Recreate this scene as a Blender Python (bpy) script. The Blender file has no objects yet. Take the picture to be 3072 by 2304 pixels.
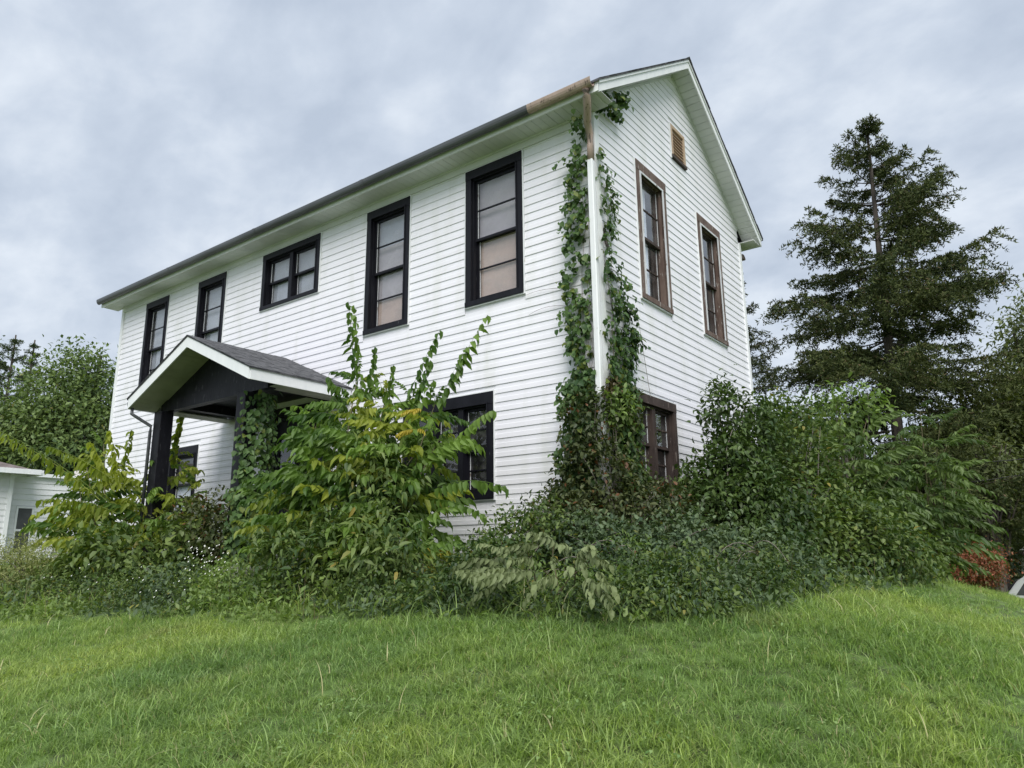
import bpy, bmesh, math, random
import numpy as np
from mathutils import Vector, Matrix
random.seed(7); rng=np.random.default_rng(11)
sc=bpy.context.scene
# ---------------------------------------------------------------- camera
YAW,PITCH,ROLL=.6433,.2278,-.0111
CAM=np.array([4.4261,-7.8136,-.3724]); FPX=2188.4; PW,PH=3072,2304
def rotm(yaw,pitch,roll):
    cy,sy,cp,sp=math.cos(yaw),math.sin(yaw),math.cos(pitch),math.sin(pitch)
    f=np.array([-sy*cp,cy*cp,sp]); r=np.array([cy,sy,0.]); u=np.cross(r,f)
    cr,sr=math.cos(roll),math.sin(roll)
    return np.array([cr*r+sr*u,-sr*r+cr*u,f])
RM=rotm(YAW,PITCH,ROLL)
def ray(px,py): return RM.T@np.array([(px-PW/2)/FPX,(PH/2-py)/FPX,1.])
def at(px,py,pl,c):
    v=ray(px,py)
    if pl=='d': return CAM+v*c/math.hypot(v[0],v[1])
    i='xyz'.index(pl); return CAM+v*(c-CAM[i])/v[i]
cd=bpy.data.cameras.new('camera'); cam=bpy.data.objects.new('camera',cd); sc.collection.objects.link(cam)
cd.sensor_width=36; cd.lens=FPX/PW*36; cd.clip_start=.05; cd.clip_end=2000
m=Matrix.Identity(4)
for i in range(3):
    m[i][0]=RM[0][i]; m[i][1]=RM[1][i]; m[i][2]=-RM[2][i]; m[i][3]=CAM[i]
cam.matrix_world=m; sc.camera=cam
# ---------------------------------------------------------------- world and sun
SUN_EL,SUN_AZ=math.radians(50),math.radians(141)   # azimuth clockwise from +y
w=bpy.data.worlds.new('World'); sc.world=w; w.use_nodes=True
nt=w.node_tree; N=nt.nodes; L=nt.links; N.clear()
def nn(t,**k):
    n=N.new(t)
    for a,b in k.items(): setattr(n,a,b)
    return n
out=nn('ShaderNodeOutputWorld'); bg=nn('ShaderNodeBackground'); L.new(bg.outputs[0],out.inputs[0])
sky=nn('ShaderNodeTexSky',sky_type='NISHITA'); sky.sun_disc=False; sky.sun_elevation=SUN_EL; sky.sun_rotation=SUN_AZ
sky.air_density=1.5; sky.dust_density=3
skm=nn('ShaderNodeVectorMath',operation='SCALE'); skm.inputs['Scale'].default_value=.07; L.new(sky.outputs[0],skm.inputs[0])
tc=nn('ShaderNodeTexCoord'); sep=nn('ShaderNodeSeparateXYZ'); L.new(tc.outputs['Generated'],sep.inputs[0])
mx=nn('ShaderNodeMath',operation='MAXIMUM'); mx.inputs[1].default_value=0; L.new(sep.outputs[2],mx.inputs[0])
ad=nn('ShaderNodeMath',operation='ADD'); ad.inputs[1].default_value=.38; L.new(mx.outputs[0],ad.inputs[0])
comb=nn('ShaderNodeCombineXYZ')
for i in (0,1):
    dv=nn('ShaderNodeMath',operation='DIVIDE'); L.new(sep.outputs[i],dv.inputs[0]); L.new(ad.outputs[0],dv.inputs[1]); L.new(dv.outputs[0],comb.inputs[i])
mp=nn('ShaderNodeMapping'); mp.inputs['Rotation'].default_value=(0,0,.5); mp.inputs['Scale'].default_value=(1,1.3,1); mp.inputs['Location'].default_value=(3.1,.4,0)
L.new(comb.outputs[0],mp.inputs[0])
n1=nn('ShaderNodeTexNoise'); n1.inputs['Scale'].default_value=6.0; n1.inputs['Detail'].default_value=8; n1.inputs['Roughness'].default_value=.55; n1.inputs['Distortion'].default_value=.15
n2=nn('ShaderNodeTexNoise'); n2.inputs['Scale'].default_value=2.0; n2.inputs['Detail'].default_value=3; n2.inputs['Distortion'].default_value=.3
L.new(mp.outputs[0],n1.inputs[0]); L.new(mp.outputs[0],n2.inputs[0])
av=nn('ShaderNodeMath',operation='MULTIPLY_ADD'); av.inputs[1].default_value=.6; L.new(n1.outputs[0],av.inputs[0])
a2=nn('ShaderNodeMath',operation='MULTIPLY'); a2.inputs[1].default_value=.4; L.new(n2.outputs[0],a2.inputs[0]); L.new(a2.outputs[0],av.inputs[2])
cr=nn('ShaderNodeValToRGB'); e=cr.color_ramp.elements
e[0].position=.38; e[0].color=(.53,.61,.735,1); e[1].position=.64; e[1].color=(.80,.87,.965,1)
e3=cr.color_ramp.elements.new(.5); e3.color=(.63,.71,.83,1)
L.new(av.outputs[0],cr.inputs[0])
mix=nn('ShaderNodeMixRGB'); mix.inputs[0].default_value=.92; L.new(skm.outputs[0],mix.inputs[1]); L.new(cr.outputs[0],mix.inputs[2])
L.new(mix.outputs[0],bg.inputs[0]); bg.inputs[1].default_value=.88
sd=bpy.data.lights.new('sun','SUN'); sd.energy=3.4; sd.angle=math.radians(48); sd.color=(1,.97,.93)
so=bpy.data.objects.new('sun',sd); sc.collection.objects.link(so)
d_=Vector((math.sin(SUN_AZ)*math.cos(SUN_EL),math.cos(SUN_AZ)*math.cos(SUN_EL),math.sin(SUN_EL)))
so.rotation_euler=d_.to_track_quat('Z','Y').to_euler(); so.location=(0,0,30)
sc.view_settings.view_transform='Standard'; sc.view_settings.look='None'; sc.view_settings.gamma=1
sc.view_settings.exposure=.22
sc.render.engine='CYCLES'
try:
    sc.cycles.max_bounces=6; sc.cycles.transparent_max_bounces=12
except Exception: pass
# ---------------------------------------------------------------- helpers
COL=sc.collection
def link(name,data,parent=None,mat=None):
    o=bpy.data.objects.new(name,data); COL.objects.link(o)
    if parent is not None: o.parent=parent
    if mat is not None and data is not None and len(data.materials)==0: data.materials.append(mat)
    return o
def tag(o,label=None,cat=None,group=None,kind=None):
    if label: o['label']=label
    if cat: o['category']=cat
    if group: o['group']=group
    if kind: o['kind']=kind
    return o
def thing(name,label,cat,loc=(0,0,0),group=None):
    o=bpy.data.objects.new(name,None); COL.objects.link(o); o.location=loc; o.empty_display_size=.2
    o['_o']=[float(a) for a in loc]
    return tag(o,label,cat,group)
def off(parent):
    if parent is None: return np.zeros(3)
    o=np.zeros(3)
    while parent is not None:
        o=o+np.array(parent.location); parent=parent.parent
    return o
def mesh_np(name,V,F,parent=None,mat=None,smooth=False):
    """V (n,3) world coords; F (m,k) array of polygons of k corners"""
    V=np.asarray(V,np.float32)-off(parent).astype(np.float32)
    F=np.asarray(F,np.int32); k=F.shape[1]
    me=bpy.data.meshes.new(name); me.vertices.add(len(V)); me.vertices.foreach_set('co',V.ravel())
    me.loops.add(F.size); me.loops.foreach_set('vertex_index',F.ravel())
    me.polygons.add(len(F)); me.polygons.foreach_set('loop_start',np.arange(0,F.size,k,dtype=np.int32))
    me.polygons.foreach_set('loop_total',np.full(len(F),k,np.int32))
    me.update(calc_edges=True)
    if smooth: me.polygons.foreach_set('use_smooth',np.ones(len(F),bool))
    return link(name,me,parent,mat)
class MB:
    def __init__(s): s.v=[]; s.f=[]
    def box(s,x0,x1,y0,y1,z0,z1,mp=None):
        x0,x1=min(x0,x1),max(x0,x1); y0,y1=min(y0,y1),max(y0,y1); z0,z1=min(z0,z1),max(z0,z1)
        c=[(x0,y0,z0),(x1,y0,z0),(x1,y1,z0),(x0,y1,z0),(x0,y0,z1),(x1,y0,z1),(x1,y1,z1),(x0,y1,z1)]
        b=len(s.v); s.v+=[mp(*p) if mp else p for p in c]
        s.f+=[[b+i for i in q] for q in ((0,3,2,1),(4,5,6,7),(0,1,5,4),(1,2,6,5),(2,3,7,6),(3,0,4,7))]
    def prism(s,prof,a,b,fn):
        """prof 2D closed list, swept from a to b; fn(t,p,q)->xyz"""
        n=len(prof); k=len(s.v)
        s.v+=[fn(a,*p) for p in prof]+[fn(b,*p) for p in prof]
        s.f.append([k+i for i in range(n)]); s.f.append([k+n+i for i in reversed(range(n))])
        for i in range(n): j=(i+1)%n; s.f.append([k+i,k+n+i,k+n+j,k+j])
    def tube(s,pts,r,n=8,r1=None):
        pts=[Vector(p) for p in pts]; k=len(s.v); m=len(pts)
        for i,p in enumerate(pts):
            t=(pts[min(i+1,m-1)]-pts[max(i-1,0)]).normalized()
            a=t.cross(Vector((0,0,1)) if abs(t.z)<.95 else Vector((1,0,0))).normalized(); b=t.cross(a)
            rr=r+((r1 if r1 is not None else r)-r)*i/max(1,m-1)
            for j in range(n):
                an=2*math.pi*j/n; s.v.append(tuple(p+a*math.cos(an)*rr+b*math.sin(an)*rr))
        for i in range(m-1):
            for j in range(n): s.f.append([k+i*n+j,k+i*n+(j+1)%n,k+(i+1)*n+(j+1)%n,k+(i+1)*n+j])
        s.f.append([k+j for j in range(n)][::-1]); s.f.append([k+(m-1)*n+j for j in range(n)])
    def build(s,name,mat=None,parent=None,smooth=False,bevel=0):
        o_=off(parent)
        me=bpy.data.meshes.new(name); me.from_pydata([tuple(np.array(v)-o_) for v in s.v],[],s.f)
        bm=bmesh.new(); bm.from_mesh(me); bmesh.ops.recalc_face_normals(bm,faces=bm.faces)
        if bevel: bmesh.ops.bevel(bm,geom=list(bm.edges),offset=bevel,segments=1,affect='EDGES',profile=.7)
        bm.to_mesh(me); bm.free()
        if smooth:
            for p in me.polygons: p.use_smooth=True
        return link(name,me,parent,mat)
# ---------------------------------------------------------------- materials
MATS={}
class MT:
    def __init__(s,name):
        s.m=bpy.data.materials.new(name); s.m.use_nodes=True; s.nt=s.m.node_tree; s.nt.nodes.clear()
        s.out=s.n('ShaderNodeOutputMaterial'); MATS[name]=s.m
    def n(s,t,_i=None,**k):
        x=s.nt.nodes.new(t)
        for a,b in k.items(): setattr(x,a,b)
        for a,b in (_i or {}).items():
            if isinstance(b,bpy.types.NodeSocket): s.nt.links.new(b,x.inputs[a])
            else: x.inputs[a].default_value=b
        return x
    def ramp(s,fac,stops):
        r=s.n('ShaderNodeValToRGB',{0:fac}); el=r.color_ramp.elements
        while len(el)<len(stops): el.new(.5)
        for q,(p,c) in zip(el,stops): q.position=p; q.color=tuple(c)+(1,) if len(c)==3 else c
        return r.outputs[0]
    def noise(s,scale,detail=4,vec=None,rough=.55,dist=0,sc3=None):
        if vec is None: vec=s.n('ShaderNodeNewGeometry').outputs['Position']
        if sc3: vec=s.n('ShaderNodeMapping',{0:vec,'Scale':sc3}).outputs[0]
        return s.n('ShaderNodeTexNoise',{'Vector':vec,'Scale':scale,'Detail':detail,'Roughness':rough,'Distortion':dist}).outputs[0]
    def mix(s,f,a,b,blend='MIX'):
        return s.n('ShaderNodeMixRGB',{0:f,1:a,2:b},blend_type=blend).outputs[0]
    def end(s,col,rough=.6,bump=None,bs=.3,bd=.01,metal=0,spec=.5,trans=0,tcol=None):
        p=s.n('ShaderNodeBsdfPrincipled',{'Base Color':col,'Roughness':rough,'Metallic':metal,'Specular IOR Level':spec})
        if bump is not None:
            b=s.n('ShaderNodeBump',{'Height':bump,'Strength':bs,'Distance':bd}); s.nt.links.new(b.outputs[0],p.inputs['Normal'])
        o=p.outputs[0]
        if trans:
            t=s.n('ShaderNodeBsdfTranslucent',{0:tcol if tcol is not None else col})
            o=s.n('ShaderNodeMixShader',{0:trans,1:o,2:t.outputs[0]}).outputs[0]
        s.nt.links.new(o,s.out.inputs[0]); return s.m
C4=lambda c:(c[0],c[1],c[2],1)
def m_siding():
    t=MT('white_vinyl'); a=t.noise(.6,5); b=t.noise(3,6,sc3=(1,1,.25)); d=t.noise(14,5,sc3=(.15,.15,1))
    oi=t.n('ShaderNodeObjectInfo').outputs['Random']
    c=t.ramp(a,[(.3,(.80,.79,.845)),(.7,(.86,.85,.90))])
    c=t.mix(t.ramp(b,[(.50,(0,0,0)),(.75,(.5,.5,.5))]),c,C4((.60,.61,.56)))
    c=t.mix(t.ramp(d,[(.60,(0,0,0)),(.72,(.25,.25,.25))]),c,C4((.52,.52,.50)))
    c=t.mix(.5,c,t.mix(.12,c,t.ramp(oi,[(0,(.66,.67,.70)),(1,(.9,.9,.9))])))
    # mildew patches low down on the wall and near the shrubs
    z=t.n('ShaderNodeSeparateXYZ',{0:t.n('ShaderNodeNewGeometry').outputs['Position']}).outputs[2]
    mr=t.n('ShaderNodeMapRange',{0:z,1:-.4,2:1.2,3:.5,4:0}).outputs[0]
    mm=t.n('ShaderNodeMath',{0:mr,1:t.noise(5,5)},operation='MULTIPLY').outputs[0]
    c=t.mix(mm,c,C4((.45,.48,.36)))
    return t.end(c,.42,t.noise(120,2),.04,.002)
def m_simple(name,c1,c2,scale=6,rough=.6,bs=.2,sc3=None,bscale=30,spec=.4,metal=0):
    t=MT(name); a=t.noise(scale,6,sc3=sc3); return t.end(t.ramp(a,[(.35,c1),(.65,c2)]),rough,t.noise(bscale,5,sc3=sc3),bs,.01,spec=spec,metal=metal)
def m_peel(name,base,base2,under,amount=.62,rough=.45):
    t=MT(name); a=t.noise(8,6,sc3=(1,1,.3)); b=t.noise(26,7,sc3=(1,1,.22))
    c=t.ramp(a,[(.3,base),(.7,base2)]); f=t.ramp(b,[(amount,(0,0,0)),(amount+.05,(1,1,1))])
    c=t.mix(f,c,C4(under)); return t.end(c,rough,b,.5,.006,spec=.25)
m_siding()
m_peel('black_paint',(.004,.004,.007),(.010,.010,.015),(.06,.06,.07),.68,.5)
m_peel('porch_black',(.004,.004,.007),(.012,.012,.017),(.045,.045,.052),.62,.5)
m_peel('brown_wood',(.085,.055,.045),(.17,.125,.105),(.36,.33,.31),.60,.75)
m_peel('dark_wood',(.035,.026,.024),(.08,.058,.05),(.2,.17,.15),.62,.7)
m_peel('storm_white',(.55,.56,.58),(.68,.69,.71),(.22,.17,.14),.62,.6)
m_peel('trim_white',(.74,.76,.78),(.82,.83,.84),(.50,.48,.43),.70,.5)
m_peel('copper_brown',(.33,.25,.205),(.44,.34,.285),(.13,.10,.08),.60,.42)
m_peel('vent_wood',(.40,.29,.20),(.50,.38,.28),(.20,.14,.10),.6,.7)
m_simple('soffit_white',(.55,.57,.56),(.68,.69,.68),1.3,.55,.05)
m_simple('porch_soffit',(.30,.30,.25),(.42,.42,.36),2.5,.6,.05)
m_simple('gutter_gray',(.052,.056,.062),(.10,.106,.115),3,.4,.08,sc3=(.3,1,3),spec=.5)
m_simple('dark_room',(.02,.02,.02),(.04,.035,.03),1,.9)
m_simple('shingle_gray',(.045,.046,.052),(.11,.112,.12),9,.9,.8,bscale=90)
m_simple('shingle_brown',(.11,.09,.085),(.19,.155,.15),4,.9,.6,bscale=60)
m_simple('bark',(.05,.042,.036),(.12,.10,.085),7,.9,.8,sc3=(1,1,.3))
m_simple('stem_green',(.07,.085,.03),(.16,.12,.07),9,.7)
m_simple('stem_gray',(.12,.10,.085),(.26,.23,.2),9,.8)
m_simple('white_paint_car',(.78,.79,.80),(.80,.81,.82),1,.25,0,spec=.6)
m_simple('rubber',(.015,.015,.015),(.03,.03,.03),5,.8)
m_simple('alloy',(.35,.35,.36),(.45,.45,.46),5,.35,metal=.7)
m_simple('tail_red',(.35,.02,.02),(.4,.03,.03),5,.3)
m_simple('pale_stucco',(.50,.47,.44),(.6,.57,.53),2,.8)
m_simple('concrete',(.22,.21,.2),(.34,.33,.31),2,.9)
m_simple('neighbour_white',(.70,.71,.73),(.79,.80,.81),.8,.55,.05)
m_simple('screen_gray',(.055,.058,.062),(.085,.088,.092),4,.5)
m_simple('asphalt',(.045,.045,.048),(.07,.07,.072),3,.9)
m_simple('wire_black',(.02,.02,.02),(.03,.03,.03),3,.6)
m_simple('flower_white',(.7,.72,.65),(.85,.85,.8),9,.7)
def m_glass(name,tint=(.97,.98,1.),wav=.015):
    t=MT(name); b=t.n('ShaderNodeBump',{'Height':t.noise(2.2,2),'Strength':wav,'Distance':.05}).outputs[0]
    fr=t.n('ShaderNodeFresnel',{'IOR':1.5}).outputs[0]
    bf=t.n('ShaderNodeMath',{0:1.0,1:t.n('ShaderNodeNewGeometry').outputs['Backfacing']},operation='SUBTRACT').outputs[0]
    fr=t.n('ShaderNodeMath',{0:t.n('ShaderNodeMath',{0:fr,1:1.7},operation='MULTIPLY').outputs[0],1:bf},operation='MULTIPLY').outputs[0]
    g=t.n('ShaderNodeBsdfGlossy',{'Color':(1,1,1,1),'Roughness':.02,'Normal':b}).outputs[0]
    tr=t.n('ShaderNodeBsdfTransparent',{0:C4(tint)}).outputs[0]
    df=t.n('ShaderNodeBsdfDiffuse',{0:C4((.4,.4,.4))}).outputs[0]
    dirt=t.ramp(t.noise(5,6),[(.45,(.02,.02,.02)),(.8,(.16,.16,.16))])
    trd=t.n('ShaderNodeMixShader',{0:dirt,1:tr,2:df}).outputs[0]
    o=t.n('ShaderNodeMixShader',{0:fr,1:trd,2:g}).outputs[0]; t.nt.links.new(o,t.out.inputs[0])
m_glass('glass')
def m_blind(name,ca,cb):
    t=MT(name); z=t.noise(1.4,3,sc3=(.3,.3,2.2)); t.end(t.ramp(z,[(.3,ca),(.7,cb)]),.7,t.noise(60,2,sc3=(.05,.05,1)),.2,.005)
m_blind('tan_board',(.44,.33,.27),(.54,.41,.34)); m_blind('mauve_board',(.36,.33,.34),(.44,.40,.40)); m_blind('gray_shade',(.34,.355,.38),(.44,.455,.48)); m_blind('pale_curtain',(.75,.79,.85),(.84,.86,.9))  # the palest also paints reflected sky in the gable panes
def leafmat(name,c1,c2,c3=None,p3=.93,trans=.3,rough=.5,spec=.35,pos=.8,obj=False):
    t=MT(name); geo=t.n('ShaderNodeNewGeometry')
    r=geo.outputs['Random Per Island']
    if obj:
        oi=t.n('ShaderNodeObjectInfo').outputs['Random']
        r=t.n('ShaderNodeMath',{0:t.n('ShaderNodeMath',{0:r,1:oi},operation='ADD').outputs[0]},operation='FRACT').outputs[0]
        f=t.n('ShaderNodeMath',{0:t.n('ShaderNodeMath',{0:r,1:.35},operation='MULTIPLY').outputs[0],1:t.n('ShaderNodeMath',{0:oi,1:.65},operation='MULTIPLY').outputs[0]},operation='ADD').outputs[0]
    else: f=r
    n=t.noise(pos,3,vec=geo.outputs['Position'])
    n=t.n('ShaderNodeMapRange',{0:n,1:.3,2:.7,3:-.3,4:.3}).outputs[0]
    f2=t.n('ShaderNodeMath',{0:f,1:n},operation='ADD',use_clamp=True).outputs[0]
    c=t.ramp(f2,[(0,c1),(1,c2)])
    if c3 is not None:
        c=t.mix(t.ramp(f,[(p3,(0,0,0)),(min(1,p3+.02),(1,1,1))]),c,C4(c3))
    tc=t.mix(1,c,C4((1.5,1.6,.7)),'MULTIPLY')
    return t.end(c,rough,None,spec=spec,trans=trans,tcol=tc)
leafmat('heaven_leaf',(.045,.10,.018),(.155,.25,.042),trans=.35,obj=True)
leafmat('heaven_yellow',(.12,.17,.02),(.30,.34,.045),trans=.4,obj=True)
leafmat('yellow_leaf',(.35,.30,.03),(.45,.36,.05),obj=True)
leafmat('olive_leaf',(.10,.13,.05),(.19,.23,.10),trans=.12,rough=.6,obj=True)
leafmat('ivy_leaf',(.035,.078,.024),(.11,.185,.055),(.14,.18,.04),.9,.25)
leafmat('ivy_low',(.035,.055,.02),(.095,.11,.04),(.13,.055,.02),.94,.2)
leafmat('dark_shrub',(.028,.060,.016),(.088,.135,.036),trans=.2,rough=.42)
leafmat('gray_shrub',(.032,.062,.029),(.12,.17,.08),(.30,.27,.04),.985,.2,.6)
leafmat('mixed_shrub',(.038,.078,.018),(.15,.205,.052),(.22,.18,.03),.975,.25)
leafmat('sumac_leaf',(.045,.085,.024),(.135,.195,.055),trans=.3,obj=True)
leafmat('light_shrub',(.10,.165,.04),(.20,.28,.08),trans=.3)
leafmat('mound_shrub',(.15,.18,.06),(.32,.34,.13),trans=.25)
leafmat('red_shrub',(.17,.06,.025),(.33,.11,.06),(.10,.10,.03),.72,.25,pos=.5)
leafmat('spruce_needle',(.030,.046,.017),(.10,.118,.038),(.12,.09,.05),.95,.1,.7,.2,pos=.6)
leafmat('spruce_dark',(.022,.034,.016),(.07,.08,.03),trans=.1,rough=.7,pos=.6)
leafmat('tree_leaf',(.045,.085,.026),(.17,.235,.075),(.22,.19,.05),.985,.25,.6,pos=.35)
leafmat('tree_dark',(.025,.046,.02),(.08,.11,.04),trans=.2,rough=.6,pos=.35)
leafmat('tree_pale',(.07,.095,.035),(.16,.19,.08),trans=.3,rough=.6,pos=.35)
leafmat('tree_mid',(.045,.065,.02),(.12,.145,.035),trans=.25,rough=.6,pos=.35)
leafmat('brown_stalk',(.09,.07,.035),(.16,.13,.06),trans=.1)
def m_grass():
    t=MT('grass_blade'); geo=t.n('ShaderNodeNewGeometry'); P=geo.outputs['Position']; r=geo.outputs['Random Per Island']
    a=t.noise(.45,4,vec=P,dist=.4); b=t.noise(1.9,4,vec=P); d=t.noise(.9,3,vec=t.n('ShaderNodeMapping',{0:P,'Location':(31,7,0)}).outputs[0])
    c=t.ramp(a,[(.34,(.18,.28,.09)),(.50,(.265,.365,.105)),(.64,(.35,.43,.125))])
    c=t.mix(t.ramp(b,[(.35,(0,0,0)),(.7,(.5,.5,.5))]),c,C4((.16,.28,.09)))
    c=t.mix(t.ramp(d,[(.60,(0,0,0)),(.74,(.5,.5,.5))]),c,C4((.34,.32,.17)))
    rr=t.ramp(r,[(0,(.45,.5,.45)),(.5,(.95,.95,.95)),(1,(1.7,1.6,1.7))])
    c=t.mix(1,c,rr,'MULTIPLY')
    c=t.mix(t.ramp(r,[(.93,(0,0,0)),(.94,(1,1,1))]),c,C4((.46,.44,.24)))
    return t.end(c,.5,None,spec=.3,trans=.45,tcol=t.mix(1,c,C4((1.35,1.4,.75)),'MULTIPLY'))
m_grass()
leafmat('clover_leaf',(.10,.19,.05),(.24,.34,.12),trans=.25)
leafmat('pale_blade',(.22,.33,.10),(.40,.48,.22),(.50,.46,.26),.85,.35)
def m_ground():
    t=MT('turf'); a=t.noise(.45,4,dist=.4); b=t.noise(7,6)
    c=t.ramp(a,[(.32,(.08,.14,.03)),(.68,(.13,.20,.04))])
    c=t.mix(t.ramp(b,[(.45,(0,0,0)),(.65,(.7,.7,.7))]),c,C4((.035,.035,.018)))
    return t.end(c,.9,t.noise(30,6),.6,.03)
m_ground(); m_simple('soil',(.02,.02,.012),(.05,.045,.025),3,.95)
M=MATS
# ---------------------------------------------------------------- ground
def softp(v,k=.6): return k*np.log1p(np.exp(np.clip(v/k,-40,40)))
def ground(x,y):
    x=np.asarray(x,float); y=np.asarray(y,float)
    h=-.62-.165*softp(-y-1.25)
    dx=np.maximum(0,x-.5); h=h-.036*np.minimum(dx,7)**2.3
    dy=np.maximum(0,y-4); h=h-.035*np.minimum(dy,22)**1.3
    h=h+.02*np.sin(x*1.3+.4)*np.sin(y*1.1)+.012*np.sin(x*3.1)*np.sin(y*2.7+1)
    return np.maximum(h,-4.2+.02*np.sin(x*.1))
def gz(x,y): return float(ground(x,y))
def axis(a,b,fine,far,step,n):
    c=np.arange(fine[0],fine[1]+1e-6,step)
    l=fine[0]-np.geomspace(step,fine[0]-a,n)[::-1]; r=fine[1]+np.geomspace(step,b-fine[1],n)
    return np.concatenate([l,c,r])
gx=axis(-600,600,(-30,22),0,.25,22); gy=axis(-300,700,(-13,40),0,.25,22)
GX,GY=np.meshgrid(gx,gy,indexing='ij'); V=np.stack([GX.ravel(),GY.ravel(),ground(GX,GY).ravel()],1)
nx,ny=len(gx),len(gy); I=np.arange(nx*ny).reshape(nx,ny)
F=np.stack([I[:-1,:-1],I[1:,:-1],I[1:,1:],I[:-1,1:]],-1).reshape(-1,4)
g=mesh_np('ground',V,F,None,M['turf'],True); tag(g,'grassy sloping yard around the house',kind='structure')
# bed edge, from the left to behind the house on the right
BED=np.array([(-16,-5.3),(-12,-5.0),(-6.6,-4.4),(-3.6,-3.8),(-1.35,-3.4),(.43,-3.1),(1.85,-2.75),(2.4,-1.6),(2.6,.5),(2.85,3.0),(2.5,7),(-14,7.5),(-14,0)])
def in_bed(x,y,poly=BED):
    x=np.asarray(x); y=np.asarray(y); c=np.zeros(x.shape,bool); n=len(poly)
    for i in range(n):
        x0,y0=poly[i]; x1,y1=poly[(i+1)%n]
        q=((y0>y)!=(y1>y))&(x<(x1-x0)*(y-y0)/((y1-y0) if y1!=y0 else 1e-9)+x0); c^=q
    return c
# soil bed sheet 4 mm above ground is skipped: leaf litter grows there (see ground cover)
# street beyond the brow
mb=MB()
for i in range(40):
    pass
def strip(name,path,wd,mat,lift):
    pts=np.array(path,float); V=[];
    for i in range(len(pts)):
        t=pts[min(i+1,len(pts)-1)]-pts[max(i-1,0)]; t/=np.linalg.norm(t); n=np.array([-t[1],t[0]])
        for k in np.linspace(-wd/2,wd/2,9):
            p=pts[i]+n*k; V.append((p[0],p[1],gz(*p)+lift))
    F=[[i*9+j,i*9+j+1,(i+1)*9+j+1,(i+1)*9+j] for i in range(len(pts)-1) for j in range(8)]
    return mesh_np(name,V,F,None,mat)
tag(strip('road',[(x,37+.04*x) for x in np.arange(-40,60,.5)],7,M['asphalt'],.03),'asphalt street behind the brow of the lawn',kind='structure')
# ---------------------------------------------------------------- house
HL,HW=13.13,5.55; PITCHR=.692; EZ=5.5; RZ=5.66; OV=.39; RK=.326; RIDGE=RZ+(HW/2+OV)*PITCHR
K0=5.2218; CO=.127
house=thing('old_house','two storey white clapboard house with black front window trim and ivy climbing its corner','house',(-HL/2,HW/2,-.6))
fr=lambda u,n,z:(u,-n,z)        # front wall
ga=lambda u,n,z:(n,u,z)         # gable wall
# windows: (name,map,u0,u1,z0,z1)
WF=[('a',-11.976,-10.97,3.16,5.35),('b',-9.763,-8.72,3.16,5.35),('c',-7.462,-5.722,4.218,5.35),('d',-4.475,-3.451,3.161,5.351),('e',-2.256,-1.189,3.161,5.351),
    ('f',-3.495,-1.739,.348,1.835),('g',-10.35,-9.232,.389,1.804)]
DOOR=('door',-6.95,-5.3,-.35,2.2)
WG=[('h',1.163,2.17,3.152,5.33),('i',3.417,4.444,3.152,5.33),('j',.663,2.056,.442,1.73)]
VENT=('v',2.548,3.10,5.996,6.617)
def spans(u0,u1,z0,z1,holes):
    hs=sorted([(max(u0,a),min(u1,b)) for (_,a,b,c,d) in holes if c<z1-1e-4 and d>z0+1e-4 and a<u1 and b>u0])
    o=[];c=u0
    for a,b in hs:
        if a>c+.005:o.append((c,a))
        c=max(c,b)
    if c<u1-.005:o.append((c,u1))
    return o
def wall_core(mp,u0,u1,z0,z1,holes,name,cut=None):
    mb=MB(); zs=sorted(set([z0,z1]+[h[3] for h in holes]+[h[4] for h in holes]))
    for a,b in zip(zs,zs[1:]):
        for s,e in spans(u0,u1,a,b,holes): mb.box(s,e,-.16,-.004,a,b,mp)
    return mb.build(name,M['white_vinyl'],house)
EPS=.012
shr=lambda hs:[(n,a+EPS,b-EPS,c+EPS,d-EPS) for n,a,b,c,d in hs]
wall_core(fr,-HL,0,-.75,EZ,shr(WF+[DOOR]),'wall')
wall_core(ga,0.16,HW,-.75,EZ,shr(WG),'wall')
# gable triangle with vent opening (polygon pieces)
mb=MB()
def tri_core():
    zs=[EZ,VENT[3],VENT[4],7.6]
    top=lambda z:(z-(RZ-.19))/PITCHR-OV
    for a,b in zip(zs,zs[1:]):
        ya,yb=max(0,top(a)),max(0,top(b)); yc,yd=HW-ya,HW-yb
        if a==VENT[3]:
            mb.prism([(ya,a),(VENT[1]+EPS,a),(VENT[1]+EPS,b),(yb,b)],-.16,-.004,lambda t,p,q:(t,p,q))
            mb.prism([(VENT[2]-EPS,a),(yc,a),(yd,b),(VENT[2]-EPS,b)],-.16,-.004,lambda t,p,q:(t,p,q))
        else: mb.prism([(ya,a),(yc,a),(yd,b),(yb,b)],-.16,-.004,lambda t,p,q:(t,p,q))
tri_core(); mb.build('gable_wall',M['white_vinyl'],house)
mb=MB(); mb.box(-HL,-HL+.15,.01,HW-.16,-.75,EZ); mb.box(-HL,-.16,HW-.16,HW-.005,-.75,EZ-.01); mb.build('wall',M['white_vinyl'],house)
mb=MB(); mb.prism([(0,EZ),(HW,EZ),(HW/2,7.55)],-HL,-HL+.15,lambda t,p,q:(t,p,q)); mb.build('gable_wall',M['white_vinyl'],house)
mb=MB(); mb.box(-HL+.16,-.2,.25,HW-.2,-.6,-.5); mb.box(-HL+.16,-.2,.18,HW-.2,2.45,2.6); mb.box(-HL+.16,-.2,.18,HW-.2,5.42,5.48)
mb.box(-HL+.16,-.2,2.9,3.0,-.5,5.4); mb.box(-5.1,-5,.2,HW-.2,-.5,5.4); mb.build('interior_wall',M['dark_room'],house)
mb=MB(); mb.box(-HL-.02,.02,-.03,HW+.02,-1.2,-.40); mb.build('foundation',M['concrete'],house)
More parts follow.
